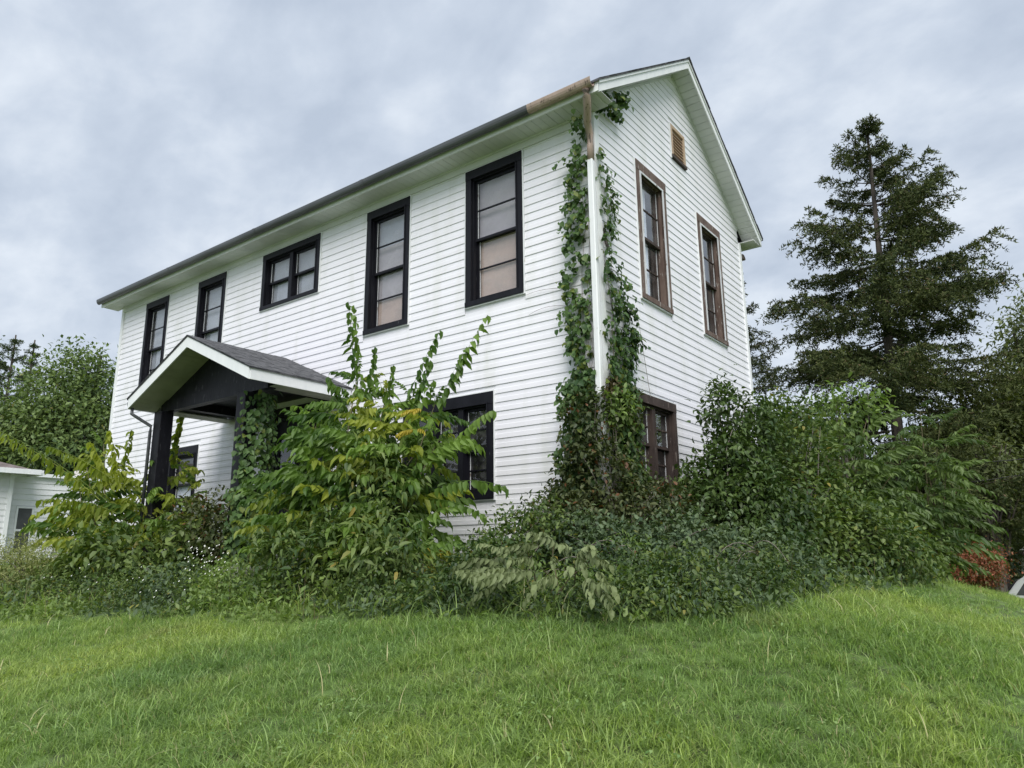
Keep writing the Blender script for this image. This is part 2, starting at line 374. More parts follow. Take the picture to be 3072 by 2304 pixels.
# siding boards, every course
PROF=[(0,0),(.0135,0),(.0133,.006),(.010,.062),(.0075,.068),(.003,CO+.004),(0,CO+.004)]
def board(mp,s,e,z,jit=0):
    mb=MB(); mb.prism([(a,b) for a,b in PROF],s,e,lambda t,n,q:mp(t,n+jit,z+q)); return mb.build('siding_board',M['white_vinyl'],house)
HF=[(n,a-.02,b+.02,c-.02,d+.02) for n,a,b,c,d in WF+[DOOR]]
HG=[(n,a-.02,b+.02,c-.02,d+.02) for n,a,b,c,d in WG+[VENT]]
for k in range(-1,44):
    z=K0-CO*k
    for s,e in spans(-HL+.06,-.085,z+.01,z+CO-.01,HF):
        board(fr,s,e,z,random.uniform(0,.0015))
top=lambda z:(z-(RZ-.21))/PITCHR-OV
for k in range(-19,44):
    z=K0-CO*k; y0=max(.085,top(z)); y1=HW-.06 if top(z)<.06 else HW-top(z)
    if y1-y0<.1: continue
    for s,e in spans(y0,y1,z+.01,z+CO-.01,HG):
        if e-s>.03: board(ga,s,e,z,random.uniform(0,.0015))
# corner posts, frieze
for a in ((-.088,.034,-.034,.088),):
    mb=MB(); mb.prism([(-.088,-.034),(.034,-.034),(.034,.088),(0,.088),(0,0),(-.088,0)],-.366,5.49,lambda t,p,q:(p,q,t)); mb.build('corner_post',M['trim_white'],house)
mb=MB(); mb.box(-HL-.034,-HL+.062,-.034,.06,-.366,5.49); mb.build('corner_post',M['trim_white'],house)
mb=MB(); mb.box(0,.034,HW-.062,HW+.034,-.366,5.49); mb.build('corner_post',M['trim_white'],house)
mb=MB(); mb.box(-HL+.06,-.09,-.04,-.001,5.37,5.497); mb.box(-HL+.06,-.09,-.055,-.001,5.465,5.496); mb.build('frieze_board',M['soffit_white'],house)
# front soffit panels
pm=None
def dupmesh(name,me,parent,loc=None,mat4=None):
    o=bpy.data.objects.new(name,me); COL.objects.link(o); o.parent=parent
    if loc is not None: o.location=loc
    if mat4 is not None: o.matrix_local=mat4
    return o
mb=MB(); mb.box(-.061,.061,0,OV-.012,-.006,.006); mb.box(-.0635,.0635,0,OV-.012,.006,.012)
src=mb.build('soffit_panel',M['soffit_white'],None); me_s=src.data; bpy.data.objects.remove(src)
ho=off(house)
x=-HL-RK+.07
while x<RK-.07:
    dupmesh('soffit_panel',me_s,house,loc=(x-ho[0],-OV+.006-ho[1],EZ+.002-ho[2]+random.uniform(-.0015,.0015))); x+=.128
# fascia, roof slabs
mb=MB(); mb.box(-HL-RK,RK,-OV-.012,-OV+.008,EZ-.012,RZ-.02); mb.build('fascia',M['trim_white'],house)
mb=MB(); mb.box(-HL-RK,RK,HW+OV-.008,HW+OV+.012,EZ-.012,RZ-.02); mb.build('fascia',M['trim_white'],house)
mb=MB(); mb.box(-HL-RK+.03,RK-.03,HW,HW+OV-.01,EZ-.004,EZ+.01); mb.build('soffit',M['soffit_white'],house)
SL=math.hypot(1,PITCHR)
def slab(side,x0,x1,ylo,yhi,t0,t1):
    # points along slope: y measured from eave edge; side -1 front, +1 back
    Y=lambda s:(-OV+s) if side<0 else (HW+OV-s)
    return [(Y(ylo),RZ+ylo*PITCHR+t0),(Y(yhi),RZ+yhi*PITCHR+t0),(Y(yhi),RZ+yhi*PITCHR+t1),(Y(ylo),RZ+ylo*PITCHR+t1)]
HS=HW/2+OV
roof=None
for side in (-1,1):
    mb=MB(); mb.prism(slab(side,0,0,-.04,HS+(.0),-.02,.006),-HL-RK-.025,RK+.03,lambda t,p,q:(t,p,q)); r_=mb.build('roof',M['shingle_gray'],house)
    # shingle courses on the slope, each a raised strip with a ragged edge
    k=0; s=-.03
    while s<HS-.05:
        mb=MB(); mb.prism(slab(side,0,0,s,min(s+.15,HS-.002),.007,.014),-HL-RK-.03,RK+.035+random.uniform(-.004,.006),lambda t,p,q:(t,p,q)); mb.build('shingle_course',M['shingle_gray'],r_); s+=.14
    mb=MB(); mb.prism(slab(side,0,0,0.0,HS,-.185,-.021),RK-.02,RK,lambda t,p,q:(t,p,q)); mb.build('rake_board',M['trim_white'],house)
    mb=MB(); mb.prism(slab(side,0,0,0.0,HS,-.06,-.021),RK+.0005,RK+.018,lambda t,p,q:(t,p,q)); mb.build('rake_trim',M['trim_white'],house)
    mb=MB(); mb.prism(slab(side,0,0,0.0,HS,-.185,-.021),-HL-RK,-HL-RK+.02,lambda t,p,q:(t,p,q)); mb.build('rake_board',M['trim_white'],house)
    # rake soffit panels
    s=.0
    while s<HS-.02:
        e=min(s+.102,HS-.002); j=random.choice([0,0,0,.006]) 
        mb=MB(); mb.prism(slab(side,0,0,s+.003,e,-.178+j*.3,-.168),.012,RK-.021,lambda t,p,q:(t,p,q)); mb.build('soffit_panel',M['soffit_white'],house); s+=.106
    mb=MB(); mb.prism(slab(side,0,0,0.05,HS-.01,-.166,-.15),.0,RK-.022,lambda t,p,q:(t,p,q)); mb.build('soffit_backing',M['dark_room'],house)
    mb=MB(); mb.prism(slab(side,0,0,0.45,HS-.01,-.22,-.180),.001,.03,lambda t,p,q:(t,p,q)); mb.build('frieze_board',M['soffit_white'],house)
mb=MB(); mb.prism([(HW/2-.12,RIDGE-.066),(HW/2,RIDGE+.028),(HW/2+.12,RIDGE-.066),(HW/2,RIDGE+.012)],-HL-RK-.03,RK+.04,lambda t,p,q:(t,p,q)); mb.build('ridge_cap',M['shingle_gray'],house)
mb=MB(); mb.box(RK-.3,RK-.002,-OV+.01,-.02,EZ+.012,EZ+.02); mb.build('soffit',M['soffit_white'],house)
for px,d in ((975,.1),):
    p=at(975,592,'y',-.1); mb=MB()
    mb.prism([(p[0]-.9,5.72),(p[0]-.35,5.98),(p[0]+.5,6.0),(p[0]+.8,5.72)],-.05,.35,lambda t,a,q:(a,t,q)); mb.build('raised_roof_patch',M['shingle_gray'],house)
# gutter (dark grey run, copper-brown end section)
xs=float(at(1588,345,'y',-.46)[0])
_ga=[math.pi*i/9 for i in range(10)]
GP=[(-.063+.063*math.cos(a),.10-.098*math.sin(a)) for a in _ga]+[(-.126,.112),(-.118,.112)]+[(-.063-.055*math.cos(a),.10-.088*math.sin(a)) for a in _ga[1:-1]]+[(-.006,.11),(0,.11)]
def gutter(x0,x1,mat):
    mb=MB(); mb.prism([(a,b) for a,b in GP],x0,x1,lambda t,p,q:(t,-OV-.013+p,EZ+.035+q)); return mb.build('gutter',mat,house)
segs=[-HL-RK,-10.2,-7.1,-4.1,xs]
for a,b in zip(segs,segs[1:]): gutter(a,b-.003,M['gutter_gray'])
for s in segs[1:-1]:
    mb=MB(); mb.prism([(a*1.03-.001,b*1.0-.001) for a,b in GP],s-.035,s+.035,lambda t,p,q:(t,-OV-.014+p*1.02,EZ+.034+q)); mb.build('gutter_joint',M['gutter_gray'],house)
gutter(xs,RK-.05,M['copper_brown'])['label']='copper brown end length of gutter'
# copper elbow then white downspout
mb=MB(); mb.tube([(.17,-.45,EZ+.03),(.17,-.44,EZ-.05),(.13,-.36,EZ-.14),(.03,-.2,EZ-.27),(.0,-.10,EZ-.38),(.0,-.095,EZ-.55),(.0,-.095,4.72)],.056,10,.046); mb.build('downspout_elbow',M['copper_brown'],house,True)
mb=MB(); mb.box(-.042,.042,-.14,-.06,1.55,4.74); mb.box(-.045,.045,-.143,-.055,1.5,1.62); mb.build('downspout',M['trim_white'],house,bevel=.012)
mb=MB(); mb.box(-.04,.045,-.14,-.06,-.3,1.5); mb.build('downspout',M['trim_white'],house,bevel=.012)
# broken plank beyond rake, torn siding
p=at(2222,760,'x',-.05); mb=MB(); mb.prism([(0,0),(.30,.02),(.33,.05),(.30,.09),(.24,.12),(0,.08)],-.1,.0,lambda t,a,q:(t,HW+.035+a,5.24+q)); mb.build('broken_plank',M['brown_wood'],house)
mb=MB(); mb.prism([(.12,3.83),(.15,3.62),(.29,3.52),(.2,3.68)],.024,.034,lambda t,a,q:(t,a,q)); mb.build('torn_siding',M['dark_wood'],house)
# ---------------------------------------------------------------- windows
def window(mp,u0,u1,z0,z1,units=1,cas=.115,head=.15,sillh=.075,casm='black_paint',sashm='black_paint',blinds=('gray_shade',)*4,storm=False,lights=2,depth=.09,lower=True,sky_reflection=None):
    mb=MB(); A=.034
    mb.box(u0,u0+cas,0,A,z0+sillh,z1-head,mp); mb.box(u1-cas,u1,0,A,z0+sillh,z1-head,mp)
    mb.box(u0,u1,0,A+.006,z1-head,z1,mp); mb.box(u0,u1,0,A+.012,z0,z0+sillh,mp)
    a,b,c,d=u0+cas,u1-cas,z0+sillh,z1-head
    if not storm:
        mb.box(u0+cas-.022,u0+cas-.001,A,A+.012,c,d,mp); mb.box(u1-cas+.001,u1-cas+.022,A,A+.012,c,d,mp); mb.box(u0+cas-.022,u1-cas+.022,A+.006,A+.016,d+.001,d+.022,mp)
    # jambs
    mb.box(a-.01,a+.022,-depth-.06,-.001,c,d,mp); mb.box(b-.022,b+.01,-depth-.06,-.001,c,d,mp); mb.box(a+.022,b-.022,-depth-.06,-.001,d-.022,d+.01,mp); mb.box(a+.022,b-.022,-depth-.06,-.001,c-.01,c+.02,mp)
    win=mb.build('window',M[casm],house)
    # white channel round it
    mb=MB(); t=.018
    mb.box(u0-t,u0-.002,0,.03,z0-t,z1+t,mp); mb.box(u1+.002,u1+t,0,.03,z0-t,z1+t,mp); mb.box(u0-.002,u1+.002,0,.03,z1+.002,z1+t,mp); mb.box(u0-.002,u1+.002,0,.03,z0-t,z0-.002,mp)
    mb.build('window_channel',M['trim_white'],win)
    if storm:
        mb=MB(); s=.03
        mb.box(a-.012,a+s,A+.001,A+.012,c,d,mp); mb.box(b-s,b+.012,A+.001,A+.012,c,d,mp); mb.box(a+s,b-s,A+.001,A+.012,d-s,d,mp)
        mb.build('storm_frame',M['storm_white'],win)
    a+=.022;b-=.022;c+=.02;d-=.022
    mw=.10 if units>1 else 0
    uw=(b-a-(units-1)*mw)/units
    for q in range(units):
        s=a+q*(uw+mw); e=s+uw
        if q<units-1:
            mm=MB(); mm.box(e,e+mw,-depth-.04,.01,c,d,mp); mm.build('mullion',M[casm],win)
        mid=(c+d)/2
        for part,(zz0,zz1,n0) in enumerate(((mid-.022,d,-.045),(c,mid+.022,-depth))):
            st=.038; sb=MB()
            bt=.06 if part else .04
            sb.box(s,s+st,n0-.035,n0,zz0,zz1,mp); sb.box(e-st,e,n0-.035,n0,zz0,zz1,mp); sb.box(s+st,e-st,n0-.035,n0,zz0,zz0+bt,mp); sb.box(s+st,e-st,n0-.035,n0,zz1-.04,zz1,mp)
            sb.build('sash',M[sashm],win)
            g0,g1=zz0+bt,zz1-.04
            for l in range(lights):
                h0=g0+(g1-g0)*l/lights; h1=g0+(g1-g0)*(l+1)/lights
                if l:
                    mu=MB(); mu.box(s+st,e-st,n0-.028,n0-.004,h0-.010,h0+.010,mp); mu.build('muntin',M[sashm],win)
                pb=MB(); pb.box(s+st-.004,e-st+.004,n0-.02,n0-.016,h0+(.0101 if l else -.004),h1-(.0101 if l<lights-1 else -.004),mp); pb.build('pane',M['glass'],win)
            # pale putty line on the near jamb of the glass
            for pa in (s+st+.001,e-st-.009):
                pu=MB(); pu.box(pa,pa+.008,n0-.015,n0-.009,g0,g1,mp); pu.build('putty_line',M['storm_white'],win)
        if blinds:
            n=len(blinds)
            for i,bl in enumerate(blinds):
                if bl is None: continue
                q0=c+(d-c)*i/n; q1=c+(d-c)*(i+1)/n
                bb=MB(); bb.box(s,e,-depth-.052,-depth-.046,q0,q1-.0005,mp); bb.build('blind',M[bl],win)
        if sky_reflection:
            f0,f1=sky_reflection; bb=MB(); bb.box(s+(e-s)*f0,s+(e-s)*f1,-depth-.062,-depth-.056,c,d,mp); bb.build('curtain',M['pale_curtain'],win)  # pale sheet behind the glass, sky reflection painted as its colour
    return win
tn=('tan_board','mauve_board','mauve_board','gray_shade')
for n,a,b,c,d in WF:
    if n in 'ab': window(fr,a,b,c,d,blinds=('gray_shade',)*2)
    if n=='c': window(fr,a,b,c,d,units=2,lights=1,blinds=('gray_shade',),head=.12,sillh=.07)
    if n=='d': window(fr,a,b,c,d,blinds=('tan_board','mauve_board','mauve_board','gray_shade'))
    if n=='e': window(fr,a,b,c,d,blinds=('tan_board','tan_board','mauve_board','mauve_board'))
    if n=='f': window(fr,a,b,c,d,units=3,blinds=None,head=.17)
    if n=='g': window(fr,a,b,c,d,units=1,blinds=('pale_curtain',None),head=.17)
for n,a,b,c,d in WG:
    if n in 'hi': window(ga,a,b,c,d,casm='brown_wood',sashm='dark_wood',storm=True,blinds=None,sky_reflection=(.0,.66) if n=='h' else (.0,.6))
    else: window(ga,a,b,c,d,units=2,casm='dark_wood',sashm='dark_wood',blinds=None,head=.13)
# gable louvre vent
n,a,b,c,d=VENT; mb=MB()
mb.box(a,a+.06,0,.035,c+.05,d,ga); mb.box(b-.06,b,0,.035,c+.05,d,ga); mb.box(a+.06,b-.06,0,.035,d-.06,d,ga)
vent=mb.build('louvre_vent',M['vent_wood'],house)
mb=MB(); mb.box(a-.01,b+.01,0,.05,c,c+.05,ga); mb.build('sill',M['dark_wood'],vent)
mb=MB(); mb.box(a+.06,b-.06,-.1,-.09,c+.05,d-.06,ga); mb.build('backing',M['dark_room'],vent)
for i in range(8):
    z=c+.07+i*(d-c-.14)/8; mb=MB(); mb.prism([(-.06,z+.035),(.02,z),(.02,z+.012),(-.06,z+.047)],a+.061,b-.061,lambda t,n_,q:(n_,t,q)); mb.build('slat',M['vent_wood'],vent)
mb=MB(); t=.018
mb.box(a-t,a-.002,0,.03,c-t,d+t,ga); mb.box(b+.002,b+t,0,.03,c+.055,d+t,ga); mb.box(a-.002,b+.002,0,.03,d+.002,d+t,ga); mb.build('window_channel',M['trim_white'],vent)
# ---------------------------------------------------------------- porch (attached to the house)
PX,PWd,PY,PZE,PZP=-6.5145,1.779,-1.9114,2.311,3.106
ps=(PZP-PZE)/PWd; FH=.172
# front door beneath it
n,a,b,c,d=DOOR; mb=MB(); mb.box(a,a+.13,0,.034,c,d,fr); mb.box(b-.13,b,0,.034,c,d,fr); mb.box(a+.13,b-.13,0,.034,d-.16,d,fr); mb.box(a+.13,b-.13,-.12,-.02,d-.22,d-.16,fr)
dr=mb.build('door',M['black_paint'],house)
mb=MB(); mb.box(a+.13,b-.13,-.1,-.055,c,c+.95,fr); mb.box(a+.13,a+.26,-.1,-.055,c+.95,d-.22,fr); mb.box(b-.26,b-.13,-.1,-.055,c+.95,d-.22,fr); mb.box(a+.26,b-.26,-.1,-.055,c+2.0,d-.2205,fr); mb.build('door_leaf',M['porch_black'],dr)
mb=MB(); mb.box(a+.26,b-.26,-.08,-.075,c+.95,c+2.0,fr); mb.build('pane',M['glass'],dr)
mb=MB(); mb.tube([(a+.2,.02,c+.9),(a+.2,-.02,c+.9),(a+.2,-.04,c+.9)],.03,8); mb.build('door_handle',M['alloy'],dr)
pr=None
for s in (-1,1):
    X=lambda q,s=s:PX+s*(PWd-q)
    prof=lambda q0,q1,t0,t1,X=X:[(X(q0),PZE+q0*ps+t0),(X(q1),PZE+q1*ps+t0),(X(q1),PZE+q1*ps+t1),(X(q0),PZE+q0*ps+t1)]
    mb=MB(); mb.prism(prof(-.03,PWd,-.02,.004),PY-.02,-.026,lambda t,p,q:(p,t,q)); pr=mb.build('porch_roof',M['shingle_gray'],house)
    # shingles one by one
    k=0; q=-.035
    while q<PWd-.06:
        y=PY-.03-(.11 if k%2 else 0); 
        while y<-.03:
            y0=max(y,PY-.03); y1=min(y+.27,-.027)
            if y1-y0>.03:
                h=random.uniform(.008,.016)
                mb=MB(); mb.prism(prof(q+random.uniform(-.006,.006),min(q+.16,PWd-.001),.0045,h),y0,y1-.005,lambda t,p,q_:(p,t,q_)); mb.build('shingle',M['shingle_gray'],pr)
            y+=.275
        k+=1; q+=.142
    # front rake fascia and soffit
    mb=MB(); mb.prism(prof(-.0,PWd,-FH-.02,-.021),PY-.012,PY+.01,lambda t,p,q:(p,t,q)); mb.build('porch_fascia',M['trim_white'],house)
    q=.01
    while q<PWd:
        e=min(q+.1,PWd-.001); mb=MB(); mb.prism(prof(q,e,-FH-.012,-FH-.002),PY+.012,PY+.485,lambda t,p,q_:(p,t,q_)); mb.build('soffit_panel',M['porch_soffit'],house); q+=.104
    # side eave fascia and its soffit
    xe=PX+s*PWd
    mb=MB(); mb.box(xe-.011,xe+.011,PY+.0105,-.03,PZE-FH-.02,PZE-.021); mb.build('porch_fascia',M['trim_white'],house)
    y=PY+.5
    while y<-.06:
        mb=MB(); mb.box(xe-s*.012,xe-s*.36,y,y+.1,PZE-FH-.018,PZE-FH-.008); mb.build('soffit_panel',M['porch_soffit'],house); y+=.104
    # beam along the side
    xb=PX+s*1.30
    mb=MB(); mb.box(xb-.11,xb+.11,-1.40,-.03,2.16,2.34); mb.build('porch_beam',M['porch_black'],house)
# tympanum boarding and front beam
mb=MB(); yb=PY+.49
mb.prism([(PX-PWd+.12,2.30),(PX+PWd-.12,2.30),(PX,PZP-.20)],yb,yb+.03,lambda t,p,q:(p,t,q)); mb.build('porch_gable_panel',M['porch_black'],house)
mb=MB(); mb.box(PX-PWd+.22,PX+PWd-.22,yb-.022,yb+.12,2.10,2.298); mb.build('porch_beam',M['porch_black'],house)
mb=MB(); mb.prism([(PX-1.2,2.345),(PX+1.2,2.345),(PX,PZP-.23),(PX-1.2,2.36+.0)],yb+.05,-.03,lambda t,p,q:(p,t,q)); 
y=yb+.13
while y<-.06:
    e=min(y+.135,-.03); mb2=MB(); mb2.box(PX-1.19,PX+1.19,y,e,2.30+random.uniform(0,.004),2.32); mb2.build('ceiling_board',M['porch_black'],house); y+=.14
for xp in (-8.0,-5.50):
    zt=2.10; mb=MB(); hw=.115; y0=-1.42
    mb.box(xp-hw,xp+hw,y0-hw,y0+hw,-.75,zt); o=mb.build('porch_post',M['porch_black'],house,bevel=.008)
    mb=MB(); mb.box(xp-hw-.03,xp+hw+.03,y0-hw-.03,y0+hw+.03,-.75,-.35); mb.build('post_base',M['porch_black'],o)
mb=MB(); mb.box(-8.4,-4.7,-1.75,-.035,-.9,-.52); mb.build('porch_floor',M['concrete'],house)
mb=MB(); xl=PX-PWd; mb.prism([(a,b) for a,b in GP],PY+.03,-.04,lambda t,p,q:(xl-.013+p*.8,t,PZE-.15+q*.9)); mb.build('gutter',M['gutter_gray'],house)
mb=MB(); mb.tube([(xl+.03,PY+.06,PZE-.17),(xl+.03,PY+.06,PZE-.27),(xl+.08,PY+.14,PZE-.33),(-8.14,-1.56,PZE-.46),(-8.15,-1.56,PZE-.56),(-8.15,-1.56,.1)],.028,8); mb.build('downspout',M['gutter_gray'],house,True)
# cable twigs of vine on the wall
# ---------------------------------------------------------------- foliage tools
def norm(a): return a/np.maximum(1e-9,np.linalg.norm(a,axis=-1,keepdims=True))
def leaf_geo(P,ax,nr,Ln,Wd,fold=.25,droop=.15,simple=False):
    """returns V,F(k=3 or 4). P base (n,3), ax axis, nr normal"""
    ax=norm(ax); sd=norm(np.cross(nr,ax)); nr=np.cross(ax,sd); Ln=Ln[:,None]; Wd=Wd[:,None]; n=len(P)
    if simple:
        V=np.stack([P,P+ax*Ln*.45+sd*Wd*.5,P+ax*Ln-nr*Ln*droop,P+ax*Ln*.45-sd*Wd*.5],1)
        F=np.arange(n)[:,None]*4+np.array([[0,1,2,3]]); return V.reshape(-1,3),F
    f1=nr*Wd*fold
    V=np.stack([P,P+ax*Ln*.22+sd*Wd*.44+f1*.8-nr*Ln*droop*.05,P+ax*Ln*.60+sd*Wd*.40+f1*.7-nr*Ln*droop*.35,P+ax*Ln*.97-nr*Ln*droop,P+ax*Ln*.60-sd*Wd*.40+f1*.7-nr*Ln*droop*.35,P+ax*Ln*.22-sd*Wd*.44+f1*.8-nr*Ln*droop*.05,P+ax*Ln*.5-nr*Ln*droop*.22],1)
    b=np.arange(n)[:,None,None]*7; F=(b+np.array([[[0,1,2,6],[6,2,3,4],[0,6,4,5]]])).reshape(-1,4)
    F=F.copy()
    return V.reshape(-1,3),F
def rdir(n): return norm(rng.normal(size=(n,3)))
def blob_pts(blobs,n,shell=.55):
    """blobs: (center,rad(3)); returns points and outward dirs"""
    vol=np.array([r[0]*r[1]*r[2] for c,r in blobs])**(.75); k=rng.choice(len(blobs),n,p=vol/vol.sum())
    C=np.array([b[0] for b in blobs],float)[k]; R=np.array([b[1] for b in blobs],float)[k]
    d=rdir(n); rad=(shell+(1-shell)*rng.random(n)**.7)[:,None]*np.where(rng.random(n)<.12,1.18,1)[:,None]
    return C+d*R*rad,d
def pb(px,py,d,rx,ry,rd=None):
    c=at(px,py,'d',d); s=np.linalg.norm(c-CAM)/FPX
    r=rx*s; return (c,np.array([r,(rd if rd is not None else r),ry*s]))
def clear_house(P,mar=.06):
    """push points that fall inside the house out through the nearest wall"""
    ins=(P[:,0]>-HL-.1)&(P[:,0]<mar)&(P[:,1]>-mar)&(P[:,1]<HW+.1)
    return ~ins
def foliage(parent,name,blobs,nclump,per,size,mat,spread=.13,ratio=.55,simple=False,droop=.2,updown=.35,n_ind=0,shell=.55,indname='leaf',flat=.6):
    Cp,Cd=blob_pts(blobs,nclump,shell); gzz=ground(Cp[:,0],Cp[:,1]); Cp[:,2]=np.maximum(Cp[:,2],gzz+.03)
    P=np.repeat(Cp,per,0)+rng.normal(size=(nclump*per,3))*spread*np.array([1,1,.8]); D=np.repeat(Cd,per,0)
    k=clear_house(P)&(P[:,2]>ground(P[:,0],P[:,1])+.01); P=P[k];D=D[k]; n=len(P)
    ax=norm(rdir(n)*.8+D*.6+np.array([0,0,-updown])); nr=norm(rdir(n)*(1-flat)+np.array([0,0,1.])*flat+D*.25)
    Ln=size*rng.uniform(.65,1.25,n); Wd=Ln*ratio*rng.uniform(.8,1.15,n)
    if n_ind:
        score=((P-CAM)@RM[2])+rng.random(n)*.0-0.0
        # those nearest the camera become leaves of their own
        idx=np.argsort(np.linalg.norm(P-CAM,axis=1)-Ln*2)[:n_ind*4]; idx=rng.choice(idx,min(n_ind,len(idx)),replace=False)
        v0,f0=leaf_geo(np.zeros((1,3)),np.array([[1.,0,0]]),np.array([[0,0,1.]]),np.ones(1),np.array([ratio]),droop=droop)
        me=bpy.data.meshes.new(indname); me.from_pydata(v0.tolist(),[],f0.tolist()); me.materials.append(mat)
        o_=off(parent)
        for i in idx:
            a=ax[i]; s=norm(np.cross(nr[i],a)); u=np.cross(a,s); mt=Matrix.Identity(4)
            for r in range(3): mt[r][0]=a[r]*Ln[i]; mt[r][1]=s[r]*Ln[i]; mt[r][2]=u[r]*Ln[i]; mt[r][3]=P[i][r]-o_[r]
            dupmesh(indname,me,parent,mat4=mt)
        kk=np.ones(n,bool); kk[idx]=False; P,ax,nr,Ln,Wd=P[kk],ax[kk],nr[kk],Ln[kk],Wd[kk]
    V,F=leaf_geo(P,ax,nr,Ln,Wd,simple=simple,droop=droop)
    o=mesh_np(name,V,F,parent,mat); o['kind']='stuff'; return o,Cp
def branches(parent,base,targets,r0,mat,name='branches',r1=.004,jit=.12,n=4):
    mb=MB()
    for t in targets:
        b=np.array(base)+rng.normal(size=3)*np.array([.12,.12,0]); t=np.array(t); 
        pts=[b]; 
        for i in (1,2,3):
            f=i/4; q=b*(1-f)+t*f; q[2]+=math.sin(f*math.pi)*.12*np.linalg.norm(t-b); q=q+rng.normal(size=3)*jit*np.linalg.norm(t-b)*.2; pts.append(q)
        pts.append(t); mb.tube([tuple(p) for p in pts],r0,n,r1)
    return mb.build(name,mat,parent)
def shrub(name,label,cat,base,blobs,nclump,per,size,mat,stem='stem_gray',nst=14,r0=.018,**k):
    t=thing(name,label,cat,(base[0],base[1],gz(base[0],base[1])),group=k.pop('group',None))
    o,Cp=foliage(t,'foliage',blobs,nclump,per,size,M[mat],**k)
    sel=Cp[rng.choice(len(Cp),min(nst,len(Cp)),replace=False)]
    branches(t,(base[0],base[1],gz(base[0],base[1])-.03),sel,r0,M[stem]); return t
# ---------------------------------------------------------------- pinnate fronds
def frond_geo(pts,nl=12,ll=.14,lw=.05,hang=.5,first=.18):
    """rachis polyline pts(np) ; leaflets pairs; returns V,F tris"""
    pts=np.array(pts,float); seg=np.linalg.norm(np.diff(pts,axis=0),axis=1); cum=np.concatenate([[0],np.cumsum(seg)]); Ltot=cum[-1]
    Ps=[];Ax=[];Nr=[];Ls=[]
    for i in range(nl):
        f=first+(1-first)*(i+.5)/nl; s=f*Ltot
        j=min(len(seg)-1,np.searchsorted(cum,s)-1); j=max(j,0); tt=(s-cum[j])/seg[j]; p=pts[j]*(1-tt)+pts[j+1]*tt; tg=norm(pts[j+1]-pts[j])
        side=np.cross(tg,np.array([0,0,1.])); 
        if np.linalg.norm(side)<.2: side=np.array([1.,0,0])
        side=norm(side)
        for sg in (-1,1):
            a=norm(side*sg*(1-hang*.75)+tg*.35+np.array([0,0,-hang])+rng.normal(size=3)*.26)
            Ps.append(p);Ax.append(a);Nr.append(norm(np.array([0,0,1.])+side*sg*hang*.9+rng.normal(size=3)*.28)); Ls.append(ll*(1-.55*abs(f-.45)**1.5*2)*rng.uniform(.7,1.18))
    Ps.append(pts[-1]);Ax.append(norm(pts[-1]-pts[-2]+np.array([0,0,-.4*hang])));Nr.append(np.array([0,0,1.]));Ls.append(ll*.8)
    Ls=np.array(Ls); V,F=leaf_geo(np.array(Ps),np.array(Ax),np.array(Nr),Ls,np.full(len(Ls),lw),fold=.3,droop=.22)
    # rachis: triangular strip
    r=.0045; k=len(V); R=[]
    for i,p in enumerate(pts):
        w_=r*(1-.6*i/len(pts)); R+=[p+np.array([w_,0,w_]),p+np.array([-w_,w_,-w_]),p+np.array([0,-w_,-w_*.5])]
    FR=[]
    for i in range(len(pts)-1):
        for j in range(3):
            a=k+i*3+j;b=k+i*3+(j+1)%3; FR.append([a,b,b+3,a+3])
    return np.concatenate([V,np.array(R)]),np.concatenate([F,np.array(FR)])
def make_frond_meshes(mat,n=6,ll=.14,lw=.05,nl=12,hang=.55):
    out=[]
    for i in range(n):
        up=rng.uniform(.1,.5); dr=rng.uniform(.3,.75); bend=rng.uniform(-.15,.15)
        pts=[(t,bend*t*t,up*t-dr*t*t) for t in np.linspace(0,1,7)]
        V,F=frond_geo(pts,nl+int(rng.integers(-2,3)),ll,lw,hang)
        me=bpy.data.meshes.new('leaf'); me.from_pydata(V.tolist(),[],F.tolist()); me.materials.append(M[mat]); out.append(me)
    return out
FR_G=make_frond_meshes('heaven_leaf',7,.29,.105,9,.75); FR_Y=make_frond_meshes('heaven_yellow',7,.30,.11,9,.7)
FR_S=make_frond_meshes('sumac_leaf',7,.25,.08,11,.5); FR_O=make_frond_meshes('olive_leaf',7,.27,.125,7,.85)
def place_frond(parent,mes,p,az,el,L):
    d=np.array([math.cos(az)*math.cos(el),math.sin(az)*math.cos(el),math.sin(el)])
    tip=p+d*L
    if not clear_house(np.array([tip,p+d*L*.6]),-.02).all(): return None
    mt=Matrix.Translation(Vector(p-off(parent)))@Matrix.Rotation(az,4,'Z')@Matrix.Rotation(-el,4,'Y')@Matrix.Rotation(random.uniform(-.35,.35),4,'X')@Matrix.Diagonal((L,L*random.choice((-1,1)),L,1))
    return dupmesh('leaf',random.choice(mes),parent,mat4=mt)
